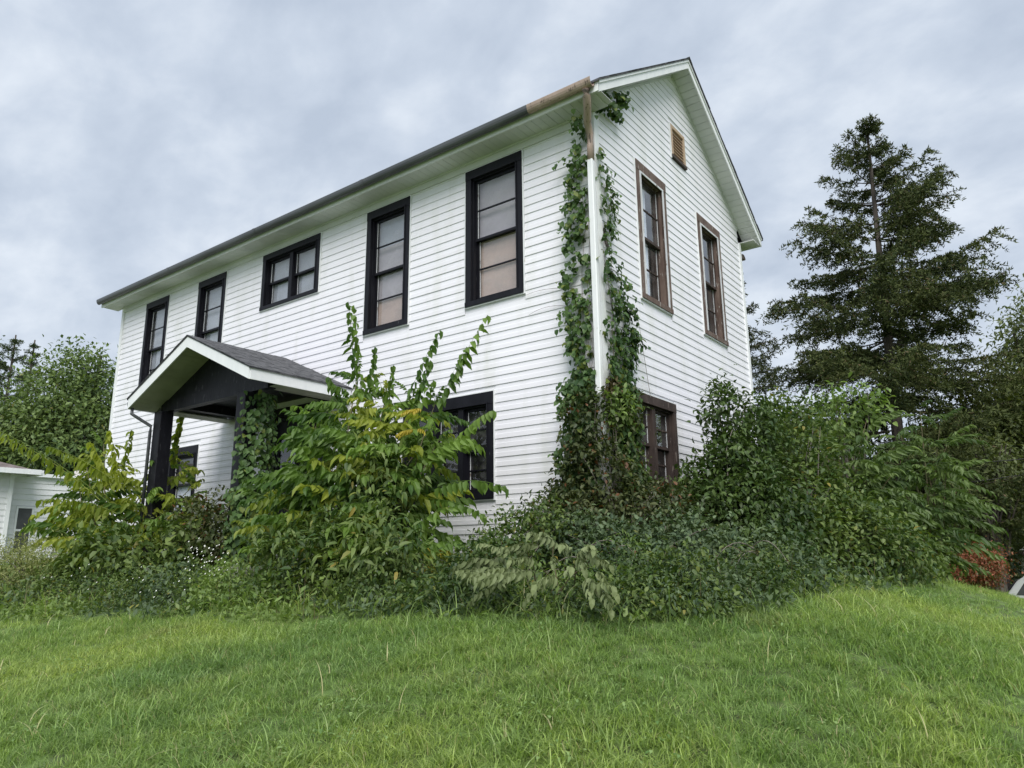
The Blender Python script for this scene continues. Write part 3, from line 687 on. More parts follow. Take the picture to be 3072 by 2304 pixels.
def cane_plant(t,base,tips,sets,spacing=.11,Lr=(.35,.85),f0=.3,elr=(.1,.6),stemmat='stem_green',r0=.016):
    """tips: list of xyz; leaves set out along curved canes"""
    cnt=0
    for tip in tips:
        b=np.array([base[0],base[1],gz(base[0],base[1])-.02])+rng.normal(size=3)*np.array([.22,.15,0]); tip=np.array(tip)
        n=9; pts=[]
        for i in range(n):
            f=i/(n-1); q=b*(1-f)+tip*f; q=q.copy(); q[2]+=math.sin(f*math.pi)*.10*np.linalg.norm(tip-b); pts.append(q)
        pts=np.array(pts); mb=MB(); mb.tube([tuple(p) for p in pts],r0,5,.005); mb.build('stem',M[stemmat],t)
        Lc=np.linalg.norm(np.diff(pts,axis=0),axis=1).sum(); m_=int(Lc*(1-f0)/spacing); az=random.uniform(0,6.28)
        for k in range(m_):
            f=f0+(1-f0)*(k+1)/m_; q=f*(n-1); i=min(n-2,int(q)); p=pts[i]*(1-q+i)+pts[i+1]*(q-i)
            az+=2.4+random.uniform(-.4,.4); Lf=Lr[0]+(Lr[1]-Lr[0])*min(1,(1-f)*2.6)
            if place_frond(t,random.choice(sets),p,az,random.uniform(*elr)+(.35 if f>.9 else 0),Lf*random.uniform(.8,1.15)): cnt+=1
    return cnt
def long_frond(parent,p0,p1,sag,mat,ll=.14,lw=.055,nl=14,hang=.9):
    pts=[]
    for t in np.linspace(0,1,9):
        q=np.array(p0)*(1-t)+np.array(p1)*t; q[2]+=sag*4*t*(1-t); pts.append(q)
    V,F=frond_geo(pts,nl,ll,lw,hang,.08); return mesh_np('leaf',V,F,parent,M[mat])
# central tree-of-heaven thicket
PY1=lambda px,py,y=-1.15:at(px,py,'y',y)
b0=at(1080,1790,'y',-1.9)
T=thing('tree_of_heaven','big bright green sapling thicket with drooping feather leaves between porch and lower front window','sapling',(b0[0],b0[1],gz(b0[0],b0[1])))
tips=[PY1(1075,1120),PY1(1160,1180),PY1(990,1210),PY1(930,1250),PY1(1000,1330),PY1(1230,1190),PY1(1310,1200),PY1(1180,1290),PY1(1270,1330),PY1(1330,1300),PY1(1090,1280),
 PY1(1120,1400,-1.6),PY1(1290,1440,-1.4),PY1(1010,1440,-1.7),PY1(900,1400,-1.7),PY1(830,1440,-1.7),PY1(780,1500,-1.8),PY1(1200,1500,-1.9),PY1(1280,1560,-1.8),PY1(1090,1560,-2.1),PY1(940,1560,-2.1),PY1(850,1600,-2.1),PY1(1000,1650,-2.3),PY1(1150,1640,-2.3),PY1(1260,1660,-2.2),PY1(760,1600,-2.1)]
cane_plant(T,(b0[0],b0[1]),tips,[FR_G,FR_G,FR_G,FR_G,FR_Y],.095,(.28,.74))
for p0,p1,sg in [((1085,1200),(1062,915),.02),((1070,1190),(1045,905),.04),((1100,1230),(1125,1040),.03),((1160,1270),(1180,1095),.04),((1210,1230),(1320,990),.06),((1240,1240),(1290,1080),.05),((1340,1180),(1462,945),.05),((1310,1230),(1400,1040),.04),((1200,1300),(1130,1130),.03),((1000,1300),(880,1215),.06),((980,1330),(870,1280),.08),((1040,1240),(985,1130),.05),((1350,1340),(1480,1230),.06),((1290,1475),(1515,1462),.10),((1250,1500),(1450,1545),.07),((1200,1340),(1300,1140),.04)]:
    yy=-1.25 if p1[1]<1250 else -1.5
    long_frond(T,PY1(*p0,yy),PY1(*p1,yy),sg,'heaven_leaf',.17,.075,12,1.0)
for p in [(1265,1230),(1250,1290),(1330,1640),(1300,1700)]:
    q=PY1(*p,-1.9)
    for k in range(4): 
        o=place_frond(T,[FR_G[0]],q,rng.uniform(3.3,6),.1,.22)
        if o: 
            me=FR_G[0].copy(); me.materials.clear(); me.materials.append(M['yellow_leaf']); o.data=me; o['label']='yellowed leaf'
foliage(T,'foliage',[pb(1080,1680,8.1,250,150,.35),pb(1120,1470,8.9,150,140,.3),pb(880,1680,8.9,170,110,.3)],330,14,.115,M['mixed_shrub'],spread=.12,ratio=.34,droop=.4)
# left sapling round the porch post
b1=at(285,1720,'y',-2.0)
T2=thing('tree_of_heaven','yellow green sapling thicket crowding the left black porch post','sapling',(b1[0],b1[1],gz(b1[0],b1[1])))
PL=lambda px,py,y=-2.1:at(px,py,'y',y)
tips=[PL(300,1370,-1.6),PL(260,1400),PL(310,1330,-1.4),PL(240,1470),PL(200,1500),PL(290,1480),PL(260,1560),PL(190,1570),PL(230,1640),PL(270,1530),PL(300,1440,-1.5),PL(280,1640,-2.5),PL(320,1680,-2.6),
 PL(545,1350,-.9),PL(560,1400,-1.0),PL(590,1450,-1.0),PL(560,1500,-1.1),PL(600,1560,-1.2),PL(520,1590,-1.6)]
cane_plant(T2,(b1[0],b1[1]),tips,[FR_Y,FR_Y,FR_G],.13,(.3,.72))
for p0,p1,sg,yy in [((330,1510),(-60,1270),.12,-3.0),((300,1500),(-20,1300),.12,-2.8),((350,1540),(120,1500),.10,-2.5),((330,1600),(140,1560),.10,-2.5),((360,1470),(330,1290),.05,-2.2),((330,1450),(270,1325),.04,-2.2),((360,1450),(395,1290),.03,-1.2),((520,1400),(545,1240),.02,-.9),((340,1440),(150,1340),.05,-2.5)]:
    long_frond(T2,PL(*p0,yy),PL(*p1,yy),sg,'heaven_yellow',.22,.095,13,1.0)
foliage(T2,'foliage',[pb(310,1670,12.4,120,80,.4),pb(540,1650,12.2,80,70,.3)],160,14,.12,M['mixed_shrub'],spread=.14)
# olive drooping plant
b2=at(1640,1760,'y',-2.3)
T3=thing('drooping_sapling','low olive green plant with broad drooping leaflets at the edge of the lawn','plant',(b2[0],b2[1],gz(b2[0],b2[1])))
for k in range(40):
    px=rng.uniform(1490,1790); u=(px-1640)/150; py=rng.uniform(1665,1780)-(1-u*u)*22
    q=at(px,py,'y',-2.85+(1760-py)*.005); az=math.atan2(-1.0-.5*random.random(),u*1.6+random.uniform(-.6,.6))
    place_frond(T3,FR_O,q,az,random.uniform(-.15,.45),random.uniform(.30,.44))
branches(T3,(b2[0],b2[1],gz(b2[0],b2[1])),[at(x,y,'y',-2.4) for x,y in ((1520,1690),(1580,1650),(1660,1640),(1730,1670),(1770,1700),(1620,1700),(1690,1720))],.009,M['stem_green'],name='stem')
# right sumac bushes
def sumac(px,py,d,tips,label,sets,sp=.17,Lr=(.4,.85),name='sumac_bush',**k):
    b=at(px,py,'d',d); t=thing(name,label,'bush',(b[0],b[1],gz(b[0],b[1])))
    cane_plant(t,(b[0],b[1]),[at(x,y,'d',dd) for x,y,dd in tips],sets,sp,Lr,**k); return t
S1=sumac(2560,1720,12.5,[(2450,1250,12.5),(2520,1230,12.8),(2600,1260,12.5),(2480,1350,12),(2560,1340,12),(2640,1350,12.3),(2420,1420,11.8),(2500,1450,11.5),(2600,1440,11.8),(2680,1420,12.2),(2560,1530,11.4),(2650,1530,11.6),(2470,1560,11.2),(2600,1600,11.2),(2700,1500,12)],'dark feathery sumac bush rising left of the spruce trunk',[FR_S],f0=.2)
S2=sumac(2800,1750,14,[(2760,1230,14),(2820,1280,14),(2700,1300,14),(2840,1340,13.8),(2840,1400,13.6),(2780,1400,13.5),(2780,1480,13.4),(2720,1460,13.3),(2800,1560,13),(2750,1540,13.4),(2740,1600,12.8),(2720,1650,12.8)],'dark sumac bush with long arching fronds reaching over the brow of the lawn',[FR_S],f0=.2,Lr=(.45,.8))
# dark tall shrub by the gable
shrub('lilac_shrub','tall dark green glossy shrub standing against the right side of the gable wall','shrub',at(2220,1760,'d',9.6)[:2],
 [pb(2170,1250,10.2,45,110,.25),pb(2200,1400,10,70,110,.35),pb(2270,1340,10.4,60,160,.4),pb(2150,1530,9.8,130,120,.5),pb(2280,1560,9.8,140,150,.5),pb(2120,1430,9.9,60,60,.25),pb(2240,1680,9.4,170,100,.5),pb(2060,1580,9.4,90,90,.4)],1150,14,.085,'dark_shrub',spread=.10,n_ind=280,nst=30,r0=.014,droop=.35)
shrub('bramble_bush','medium green bushy thicket between the dark shrub and the sumacs','shrub',at(2420,1760,'d',10.8)[:2],
 [pb(2400,1330,11.2,90,130,.5),pb(2430,1500,11,120,140,.6),pb(2520,1620,10.8,140,120,.6),pb(2380,1650,10.3,150,110,.6),pb(2640,1660,11.3,130,100,.6),pb(2330,1260,11.4,50,80,.3)],1000,13,.08,'mixed_shrub',spread=.12,n_ind=150,nst=26)
shrub('locust_sapling','bright leaved sapling tip lit above the sumacs near the spruce','sapling',at(2560,1700,'d',13)[:2],
 [pb(2560,1200,13,70,40,.4),pb(2600,1240,13,60,40,.4),pb(2500,1260,13,90,60,.4)],60,12,.11,'light_shrub',spread=.12,nst=10)
shrub('forsythia_bush','yellowing bush at the far end of the thicket beside the red bush','bush',at(2820,1750,'d',14)[:2],
 [pb(2750,1650,13.6,75,75,.6),pb(2800,1600,14.2,40,70,.5),pb(2720,1700,13,80,55,.5)],420,12,.07,'mound_shrub' if False else 'mixed_shrub',spread=.12,nst=10)
# grey green nightshade mass right of centre
rb=shrub('raspberry_bush','broad grey green bramble mound in front of the ivy corner','bush',at(1950,1800,'d',7.9)[:2],
 [pb(1850,1680,7.9,190,100,.5),pb(2050,1660,8.1,180,110,.5),pb(1960,1760,7.4,200,90,.4),pb(2150,1720,8.2,150,90,.5),pb(2200,1790,7.9,130,70,.4),pb(1760,1620,8.3,120,70,.4),pb(2060,1800,7.2,120,60,.3)],1350,14,.062,'gray_shrub',spread=.09,n_ind=300,nst=40,r0=.008)
for i in range(26):
    a=at(rng.uniform(1700,2330),rng.uniform(1640,1800),'d',rng.uniform(7.1,7.9)); az=rng.uniform(3.4,6.6); Lc=rng.uniform(.35,.8); pts=[]
    for t in np.linspace(0,1,7): pts.append((a[0]+math.cos(az)*Lc*t*.7,a[1]+math.sin(az)*Lc*t*.7,a[2]+Lc*(.55*t-.75*t*t)))
    mb=MB(); mb.tube(pts,.0055,4,.002); mb.build('cane',M['stem_gray' if i%3 else 'stem_green'],rb)
    pp_=np.array(pts)[rng.integers(1,7,16)]+rng.normal(size=(16,3))*.02; Ln=rng.uniform(.03,.06,16); V,F=leaf_geo(pp_,rdir(16)+np.array([0,0,-.4]),rdir(16)*.4+np.array([0,0,1.]),Ln,Ln*.5); o=mesh_np('cane_leaves',V,F,rb,M['light_shrub' if i%2 else 'ivy_low']); o['kind']='stuff'
shrub('bittersweet_bush','sparse low shrub of thin twigs against the white siding left of the ivy','shrub',at(1560,1700,'d',7.9)[:2],
 [pb(1560,1610,8.2,110,70,.35),pb(1650,1580,8.3,90,70,.3),pb(1500,1660,8.0,110,50,.3),pb(1440,1690,8.2,80,50,.3)],360,11,.06,'mixed_shrub',spread=.10,n_ind=120,nst=30,r0=.006)
for (x,y,rx,ry,d,lab) in [(2190,1790,70,55,7.5,'light green leafy weed clump at the right end of the bramble mound'),(1890,1845,90,45,6.9,'light green leafy weed clump below the bramble mound'),(2080,1850,80,40,6.9,'light green leafy weed clump with a yellow bloom at the lawn edge'),(1450,1800,90,50,7.2,'light green weed clump left of the drooping olive plant'),(1900,1660,60,35,7.6,'small pale sprig of weed on top of the bramble mound')]:
    shrub('leafy_weed',lab,'weed',at(x,y+20,'d',d)[:2],[pb(x,y,d,rx,ry,.2)],60,12,.06,'light_shrub',stem='stem_green',spread=.06,nst=10,r0=.005,ratio=.35,droop=.1)
shrub('burning_bush','dark red autumn bush beyond the brow of the lawn','bush',at(2890,1780,'d',19.5)[:2],
 [pb(2900,1690,17.5,75,38,.8),pb(2855,1710,17.2,45,38,.6),pb(2945,1705,17.8,36,40,.6)],900,13,.055,'red_shrub',spread=.12,nst=10)
shrub('hedge_bush','dark green bush between the red bush and the white car','bush',at(2995,1790,'d',26)[:2],
 [pb(2985,1700,26,35,55,.7),pb(2975,1650,27,35,45,.7)],260,12,.15,'tree_dark',spread=.2,nst=10)
shrub('spirea_mound','rounded pale yellow green mound shrub at the left edge before the neighbour house','bush',at(80,1760,'d',14)[:2],
 [pb(70,1690,14,110,65,.9),pb(0,1720,13.6,90,60,.7),pb(150,1680,14.4,70,50,.6)],700,13,.05,'mound_shrub',spread=.09,nst=12,ratio=.3)
# ---------------------------------------------------------------- ivy
def ivy(name,label,pts_fn,n,size,mat,n_ind,strands,loc):
    t=thing(name,label,'vine',loc); P,Nn=pts_fn(n); k=len(P)
    droop=np.array([0,0,-1.])
    ax=norm(droop*.8+rdir(k)*.55+Nn*.25); nr=norm(Nn+rdir(k)*.35+np.array([0,0,.5])); Ln=size*rng.uniform(.6,1.25,k); Wd=Ln*rng.uniform(.7,.95,k)
    o_=off(t); v0,f0=leaf_geo(np.zeros((1,3)),np.array([[1.,0,0]]),np.array([[0,0,1.]]),np.ones(1),np.array([.8])); me=bpy.data.meshes.new('leaf'); me.from_pydata(v0.tolist(),[],f0.tolist()); me.materials.append(M[mat])
    idx=rng.choice(k,n_ind,replace=False)
    for i in idx:
        a=ax[i]; s=norm(np.cross(nr[i],a)); u=np.cross(a,s); mt=Matrix.Identity(4)
        for r in range(3): mt[r][0]=a[r]*Ln[i]; mt[r][1]=s[r]*Ln[i]; mt[r][2]=u[r]*Ln[i]; mt[r][3]=P[i][r]-o_[r]
        dupmesh('leaf',me,t,mat4=mt)
    kk=np.ones(k,bool); kk[idx]=False
    V,F=leaf_geo(P[kk],ax[kk],nr[kk],Ln[kk],Wd[kk]); o=mesh_np('foliage',V,F,t,M[mat]); o['kind']='stuff'
    for s in strands:
        mb=MB(); mb.tube([tuple(q) for q in s],.004 if s[0][0]<-.2 or s[0][1]>.8 else .011,5,.002); mb.build('stem',M['stem_gray'],t)
    return t
def corner_pts(n):
    # sprig clusters either side of the downspout
    P=[];Nn=[]
    zf=np.array([-.6,.3,1.0,1.6,2.3,3.2,4.2,4.9,5.3]); wf=np.array([.85,.58,.45,.40,.46,.44,.40,.36,.14])
    zg=np.array([-.6,.3,.9,1.5,1.9,2.3,2.8,3.3,3.5,3.7,4.2,4.7,5.0]); wg=np.array([1.3,.85,.5,.40,.55,.70,.70,.45,.10,.26,.36,.16,.02])
    for side,zz,ww,den in ((0,zf,wf,1),(1,zg,wg,1.15)):
        z=-.5
        while z<zz[-1]:
            w_=np.interp(z,zz,ww); 
            nc=max(1,int(w_*(20 if z<1.9 else 8)*den*rng.uniform(.4,1.6)))
            for _ in range(nc):
                u=w_*rng.random()**.85; th=(.05+(.30 if side==0 else .16)*rng.random() if z<1.7 else .03+.12*rng.random())
                c=(-.08-u+.05,-th,z) if side==0 else (th,.02+u,z)
                m_=int(rng.integers(5,10)); dirx=rng.normal(size=3)*np.array([.6,.6,.2])
                for q in range(m_):
                    f=q/m_; P.append(np.array(c)+dirx*f*.12+np.array([0,0,-f*.10])+rng.normal(size=3)*.02)
                    Nn.append((0,-1,.2) if side==0 else (1,0,.2))
            z+=.055 if z<2 else .07
    # clump under the eave on the gable
    for c,r,m_ in ((tuple(at(1815,305,'x',.12)),(.10,.13,.11),150),(tuple(at(1865,300,'x',.14)),(.08,.16,.10),110),(tuple(at(1850,345,'x',.12)),(.06,.12,.05),45),((-.12,-.22,5.3),(.12,.1,.12),45),((-.2,-.1,4.8),(.1,.05,.10),35)):
        q=rng.normal(size=(m_,3))*np.array(r)*.55+np.array(c); P+=list(q); Nn+=[(.5,-.5,.2)]*m_
    P=np.array(P);Nn=norm(np.array(Nn,float)); k=clear_house(P,.025)&((P[:,2]<5.46)|((P[:,0]>.04)&(P[:,2]<5.49+(P[:,1]+.39)*.69)))&(P[:,2]>ground(P[:,0],P[:,1])+.02); P=P[k];Nn=Nn[k]
    # keep most of the white pipe clear above the tangle
    k=~((abs(P[:,0])<.06)&(P[:,1]<-.03)&(P[:,2]>1.6)&(rng.random(len(P))<.93)); return P[k],Nn[k]
strs=[]
for s in range(7):
    side=s%2; z=-.6; u=rng.uniform(.05,.6); pts=[]
    while z<rng.uniform(3,5.2):
        pts.append((-.09-u*.5,-.045,z) if side==0 else (.045,.06+u,z)); u=max(.02,u+rng.normal()*.035-.02); z+=.25
    if len(pts)>2: strs.append(pts)
strs.append([(-.09,-.04,z) for z in np.arange(-.5,5.2,.3)])
strs.append([(.05,.9+.28*(3-z)/1.2 ,z) for z in np.arange(1.7,2.95,.2)])
strs.append([(-.3-t*.9,-.04,3.0+.12*math.sin(t*2.2)) for t in np.linspace(0,1,9)]); strs.append([(-.25-t*.85,-.04,2.7+.16*math.sin(t*2.4)) for t in np.linspace(0,1,9)])
iv=ivy('climbing_ivy','green ivy climbing the whole near corner of the house round the white downspout',corner_pts,0,.082,'ivy_leaf',300,strs,(0,-.1,-.62))
shrub('ivy_thicket','dark tangled vine thicket heaped at the foot of the ivy covered corner','vine',(.25,-.3),
 [((-.1,-.25,1.1),(.25,.2,.5)),((.14,.2,1.3),(.12,.25,.35)),((0,-.3,.5),(.45,.25,.5)),((.16,.35,.45),(.15,.32,.35)),((-.3,-.4,.0),(.6,.35,.4)),((.45,.3,.0),(.4,.8,.45)),((.6,1.2,-.15),(.5,.8,.35))],1150,13,.07,'ivy_low',spread=.085,n_ind=280,nst=30,r0=.009)
o=shrub('ivy_clump','clump of brighter green ivy on the corner at the height of the lower window','vine',(.15,.1),[((.18,.0,1.35),(.10,.16,.2)),((.15,.2,1.2),(.07,.12,.15))],60,10,.08,'light_shrub',spread=.07,nst=4,r0=.006)
o=shrub('dead_leaf_clump','brown withered leaf clump caught on the downspout in the ivy','leaf clump',(.1,-.1),[((.12,-.02,1.62),(.07,.07,.09))],16,12,.07,'brown_stalk',spread=.04,nst=2,r0=.005)
def post_pts(n):
    P=[];z=-.5
    while z<2.05:
        for _ in range(9 if z>.6 else 14):
            a=rng.random()*6.28; r=.17+.10*rng.random(); c=np.array([-5.34+math.cos(a)*r*1.1,-1.36+math.sin(a)*r,z]); 
            for q in range(6): P.append(c+rng.normal(size=3)*.05)
        z+=.06
    P=np.array(P); k=~((P[:,0]<-5.42)&(P[:,2]>.75)); k&=~((P[:,1]<-1.5)&(P[:,0]<-5.33)&(P[:,2]>1.2)); P=P[k]; Nn=norm(P-np.array([-5.5,-1.42,0]))*np.array([1,1,0])+np.array([0,0,.1]); return P,norm(Nn)
ivy('climbing_ivy','dark ivy wrapped round the right black porch post',post_pts,0,.095,'ivy_leaf',260,[[(-5.45+.15*math.cos(z*3),-1.42+.15*math.sin(z*3),z) for z in np.arange(-.6,2,.15)]],(-5.5,-1.45,-.6))
shrub('vine_thicket','tangle of dark vine leaves low between the porch post and the lower left window','vine',(-7.2,-1.2),
 [((-7.5,-1.1,.1),(.5,.4,.45)),((-6.6,-1.0,-.1),(.6,.4,.4)),((-5.9,-1.6,.0),(.5,.4,.5))],330,12,.085,'ivy_low',spread=.12,nst=26,r0=.007)
# ---------------------------------------------------------------- weeds, tall grass, flowers in the bed
def scatter_bed(n,band=None):
    P=np.stack([rng.uniform(-16,3.2,n),rng.uniform(-5.2,7,n)],1); k=in_bed(P[:,0],P[:,1])&~((P[:,0]<.1)&(P[:,0]>-HL-.1)&(P[:,1]>-.1)); return P[k]
Q=scatter_bed(12000); per=12
hh=np.clip(.12+.30*np.interp(Q[:,0],[-16,-8,-2,3],[1.0,1.1,.9,.8])*rng.random(len(Q)),.05,.6)
edge=np.array([np.min(np.hypot(BED[:11,0]*0+q[0]-np.interp(q[0],BED[:9,0],BED[:9,0]),q[1]-np.interp(q[0],BED[:9,0],BED[:9,1]))) for q in Q]); hh*=np.clip(edge/.6,.55,1)
P=np.repeat(np.c_[Q,ground(Q[:,0],Q[:,1])],per,0)+rng.normal(size=(len(Q)*per,3))*np.array([.08,.08,.0]); P[:,2]+=np.repeat(hh,per)*rng.random(len(P))
n=len(P); Ln=rng.uniform(.04,.10,n); V,F=leaf_geo(P,rdir(n)+np.array([0,0,.1]),rdir(n)*.5+np.array([0,0,1.]),Ln,Ln*.45,simple=True)
half=len(P)//2
def split(V,F,mask,name,mat,label):
    FF=F[mask]; u,inv=np.unique(FF,return_inverse=True); o=mesh_np(name,V[u],inv.reshape(FF.shape),None,mat); return tag(o,label,'weeds' if False else None,kind='stuff')
reg=np.repeat(np.sin(Q[:,0]*2.1)+np.sin(Q[:,1]*2.7+Q[:,0])+rng.normal(size=len(Q))*.7,per)
split(V,F,reg>.5,'ground_cover',M['light_shrub'],'light green low weeds covering the bed'); split(V,F,(reg<=.5)&(reg>-.6),'ground_cover',M['mixed_shrub'],'mixed green low weeds covering the bed'); split(V,F,reg<=-.6,'ground_cover',M['gray_shrub'],'grey green low weeds covering the bed')
def blades(P,L,W,lean,nseg=4,az=None):
    n=len(P); az=rng.random(n)*6.283 if az is None else az; d=np.stack([np.cos(az),np.sin(az),np.zeros(n)],1); s=np.stack([-np.sin(az),np.cos(az),np.zeros(n)],1)
    # random facing of the flat side
    V=[]
    for i in range(nseg+1):
        t=i/nseg; c=P+d*(L*lean*t*t)[:,None]+np.array([0,0,1.])*(L*t*(1-.45*lean*t))[:,None]; w_=(W*(1-t**1.6)*.5+.0002)[:,None]; V+=[c-s*w_,c+s*w_]
    V=np.stack(V,1); m_=2*(nseg+1); F=[]
    for i in range(nseg): F.append([2*i,2*i+1,2*i+3,2*i+2])
    F=(np.arange(n)[:,None,None]*m_+np.array(F)[None]).reshape(-1,4); return V.reshape(-1,3),F
# arching tall grass clumps along the edge
Pt=[];
for px,py,nn_,sp in [(830,1800,260,.5),(960,1810,220,.4),(700,1830,160,.5),(560,1780,120,.5),(1150,1840,120,.5),(1350,1840,130,.4),(1500,1850,90,.4),(1800,1860,90,.4),(2250,1830,80,.3),(2400,1800,90,.4),(2550,1770,60,.4),(150,1830,130,.7),(350,1820,120,.7),(1050,1800,90,.3)]:
    v=ray(px,py); t=2.
    while CAM[2]+v[2]*t>gz(CAM[0]+v[0]*t,CAM[1]+v[1]*t) and t<30: t+=.05
    c=CAM+v*t; q=rng.normal(size=(nn_,2))*np.array([sp,.22])+c[:2]; Pt.append(q)
Pt=np.concatenate(Pt); n=len(Pt); V,F=blades(np.c_[Pt,ground(Pt[:,0],Pt[:,1])],rng.uniform(.15,.42,n),rng.uniform(.006,.013,n),rng.uniform(.5,1.5,n),5)
tag(mesh_np('tall_grass',V,F,None,M['grass_blade']),'long arching grass blades along the weedy bed',kind='stuff')
Pt=scatter_bed(2600); n=len(Pt); V,F=blades(np.c_[Pt,ground(Pt[:,0],Pt[:,1])],rng.uniform(.25,.7,n),rng.uniform(.003,.006,n),rng.uniform(.1,.9,n),4)
tag(mesh_np('dry_stalks',V,F,None,M['brown_stalk']),'thin brown stalks standing in the bed',kind='stuff')
# white asters
fl=[]
for px,py,nn_,sx in [(600,1660,26,35),(640,1690,18,35),(520,1780,12,60),(330,1740,10,60),(2000,1830,26,40),(2030,1860,16,26),(280,1760,8,60),(620,1720,12,50)]:
    for _ in range(nn_):
        x=px+rng.normal()*sx; y=py+rng.normal()*26; v=ray(x,y); t=2.
        d=7.0 if px>1900 else (9.3 if px>450 else 11)
        fl.append(at(x,y,'d',d+rng.normal()*.15))
fl=np.array(fl); fl=fl[fl[:,2]>ground(fl[:,0],fl[:,1])]
Pf=np.repeat(fl,5,0); n=len(Pf); a=np.tile(np.arange(5)*1.2566,len(fl)); ax=np.stack([np.cos(a),np.sin(a)*.6-.1,np.sin(a)*.7],1)
V,F=leaf_geo(Pf,ax,np.tile([[.3,-1.,.6]],(n,1)),np.full(n,.011),np.full(n,.008),simple=True); tag(mesh_np('white_asters',V,F,None,M['flower_white']),'tiny white wild flowers among the weeds',kind='stuff')
def on_ground(px,py):
    v=ray(px,py); t=2.
    while CAM[2]+v[2]*t>gz(CAM[0]+v[0]*t,CAM[1]+v[1]*t) and t<40: t+=.04
    c=CAM+v*t; return c
wc=['mixed_shrub','gray_shrub','mixed_shrub','light_shrub','dark_shrub']
px=-60; kk=0; WC={}
while px<2460:
    ey=np.interp(px,[0,300,1000,1500,2000,2200,2460],[1815,1838,1835,1858,1880,1850,1795])+rng.uniform(-14,6)
    c=on_ground(px,ey); dd=math.hypot(c[0]-CAM[0],c[1]-CAM[1]); hz=rng.uniform(.16,.30)*(1.25 if px<1300 else 1); wx=rng.uniform(.22,.42)
    f=norm(np.array([RM[2][0],RM[2][1],0])); bl=[(c+f*.28+np.array([0,0,hz*.55]),np.array([wx,.28,hz*.8])),(c+f*.75+rng.normal(size=3)*.08+np.array([0,0,hz*.9]),np.array([wx*1.1,.35,hz]))]
    if 1440<px<1830: bl=[(b[0]-np.array([0,0,.10]),b[1]*np.array([1,1,.4])) for b in bl]
    mt=wc[kk%5] if px<1250 else ['gray_shrub','mixed_shrub','gray_shrub','dark_shrub','mixed_shrub'][kk%5]
    o,_c=foliage(None,'weeds',bl,120,12,.040 if kk%2 else .055,M[mt],spread=.07,ratio=.42 if kk%2 else .6)
    WC.setdefault(mt,[]).append(o)
    px+=rng.uniform(60,105); kk+=1
for mt,ob in WC.items():
    vs=[];fs=[];b=0
    for o in ob:
        me=o.data; v=np.empty(len(me.vertices)*3,np.float32); me.vertices.foreach_get('co',v); f=np.empty(len(me.loops),np.int32); me.loops.foreach_get('vertex_index',f)
        vs.append(v.reshape(-1,3)); fs.append(f.reshape(-1,4)+b); b+=len(vs[-1]); bpy.data.objects.remove(o)
    tag(mesh_np('weeds',np.concatenate(vs),np.concatenate(fs),None,M[mt]),'low leafy weeds in a row along the edge of the mown lawn',kind='stuff')
# ---------------------------------------------------------------- trees
def tube_np(mb,a,b,r0,r1,n=6): mb.tube([tuple(a),tuple(b)],r0,n,r1)
def spruce(label,px,d,topy,half,mat,nb=120,name='spruce_tree',seed=3,tw=1.,lean=0):
    r=np.random.default_rng(seed); top=at(px,topy,'d',d); b=np.array([top[0]+lean,top[1],gz(top[0]+lean,top[1])])
    t=thing(name,label,'tree',tuple(b)); H=top[2]-b[2]
    mb=MB(); mb.tube([tuple(b),tuple(b*.7+top*.3),tuple(b*.35+top*.65),tuple(top)],H*.016,9,.03); mb.build('trunk',M['bark'],t)
    bm_=MB(); NP=[];NA=[]
    for i in range(nb):
        f=(i+.5)/nb; nt_=19; f=((math.floor(f*nt_)+.5+r.uniform(-.16,.16))/nt_)**.86; f=min(.99,.10+.885*f); z=b[2]+H*f; az=r.random()*6.283
        R=half*np.interp(f,[0,.3,.55,.75,.9,1],[1.0,.95,.78,.50,.23,.04])*r.uniform(.60,1.15)
        c=b*(1-f)+top*f; c=c.copy(); c[2]=z
        dirv=np.array([math.cos(az),math.sin(az),0]); slope=np.interp(f,[0,.6,1],[-.32,-.12,.5])
        pts=[]
        for k in range(7):
            q=k/6; p=c+dirv*R*q; p[2]+=R*(slope*q+(.22*q*q)); pts.append(p)
        bm_.tube([tuple(p) for p in pts],.018+.012*(1-f),4,.006)
        ntw=int((7+R*9)*tw)
        for k in range(ntw):
            q=.16+.84*r.random()**.75; j=min(5,int(q*6)); p=pts[j]*(1-(q*6-j))+pts[j+1]*(q*6-j)
            sd=np.cross(dirv,[0,0,1.])*r.choice([-1,1]); L_=R*.30*(1.15-q*.7)*r.uniform(.5,1.2)+.1
            td=norm(sd*r.uniform(.3,1)+dirv*r.uniform(.3,.8)+np.array([0,0,r.uniform(-.5,.08)])); m_=max(6,int(L_*58))
            for s in range(m_):
                qq=(s+r.random())/m_; pp=p+td*L_*qq; pp[2]-=.25*L_*qq*qq; NP.append(pp); NA.append(td*.6+r.normal(size=3)*.75+np.array([0,0,.15]))
    bm_.build('branches',M['bark'],t)
    NP=np.array(NP);NA=norm(np.array(NA)); n=len(NP); s_=.095*(H/14)**.4
    V,F=leaf_geo(NP,NA,norm(r.normal(size=(n,3))),r.uniform(.6,1.4,n)*s_*1.2,r.uniform(.7,1.1,n)*s_*.42,simple=True,droop=.05)
    o=mesh_np('needles',V,F,t,M[mat]); o['kind']='stuff'; return t
spruce('tall spruce with dark drooping branches standing alone behind the right side bushes',2598,24,362,4.3,'spruce_needle',200,seed=5,lean=-.4,tw=1.2)
spruce('narrow dark spruce partly hidden behind the right edge of the gable wall',2200,21,800,1.75,'spruce_dark',80,seed=9,tw=1.1)
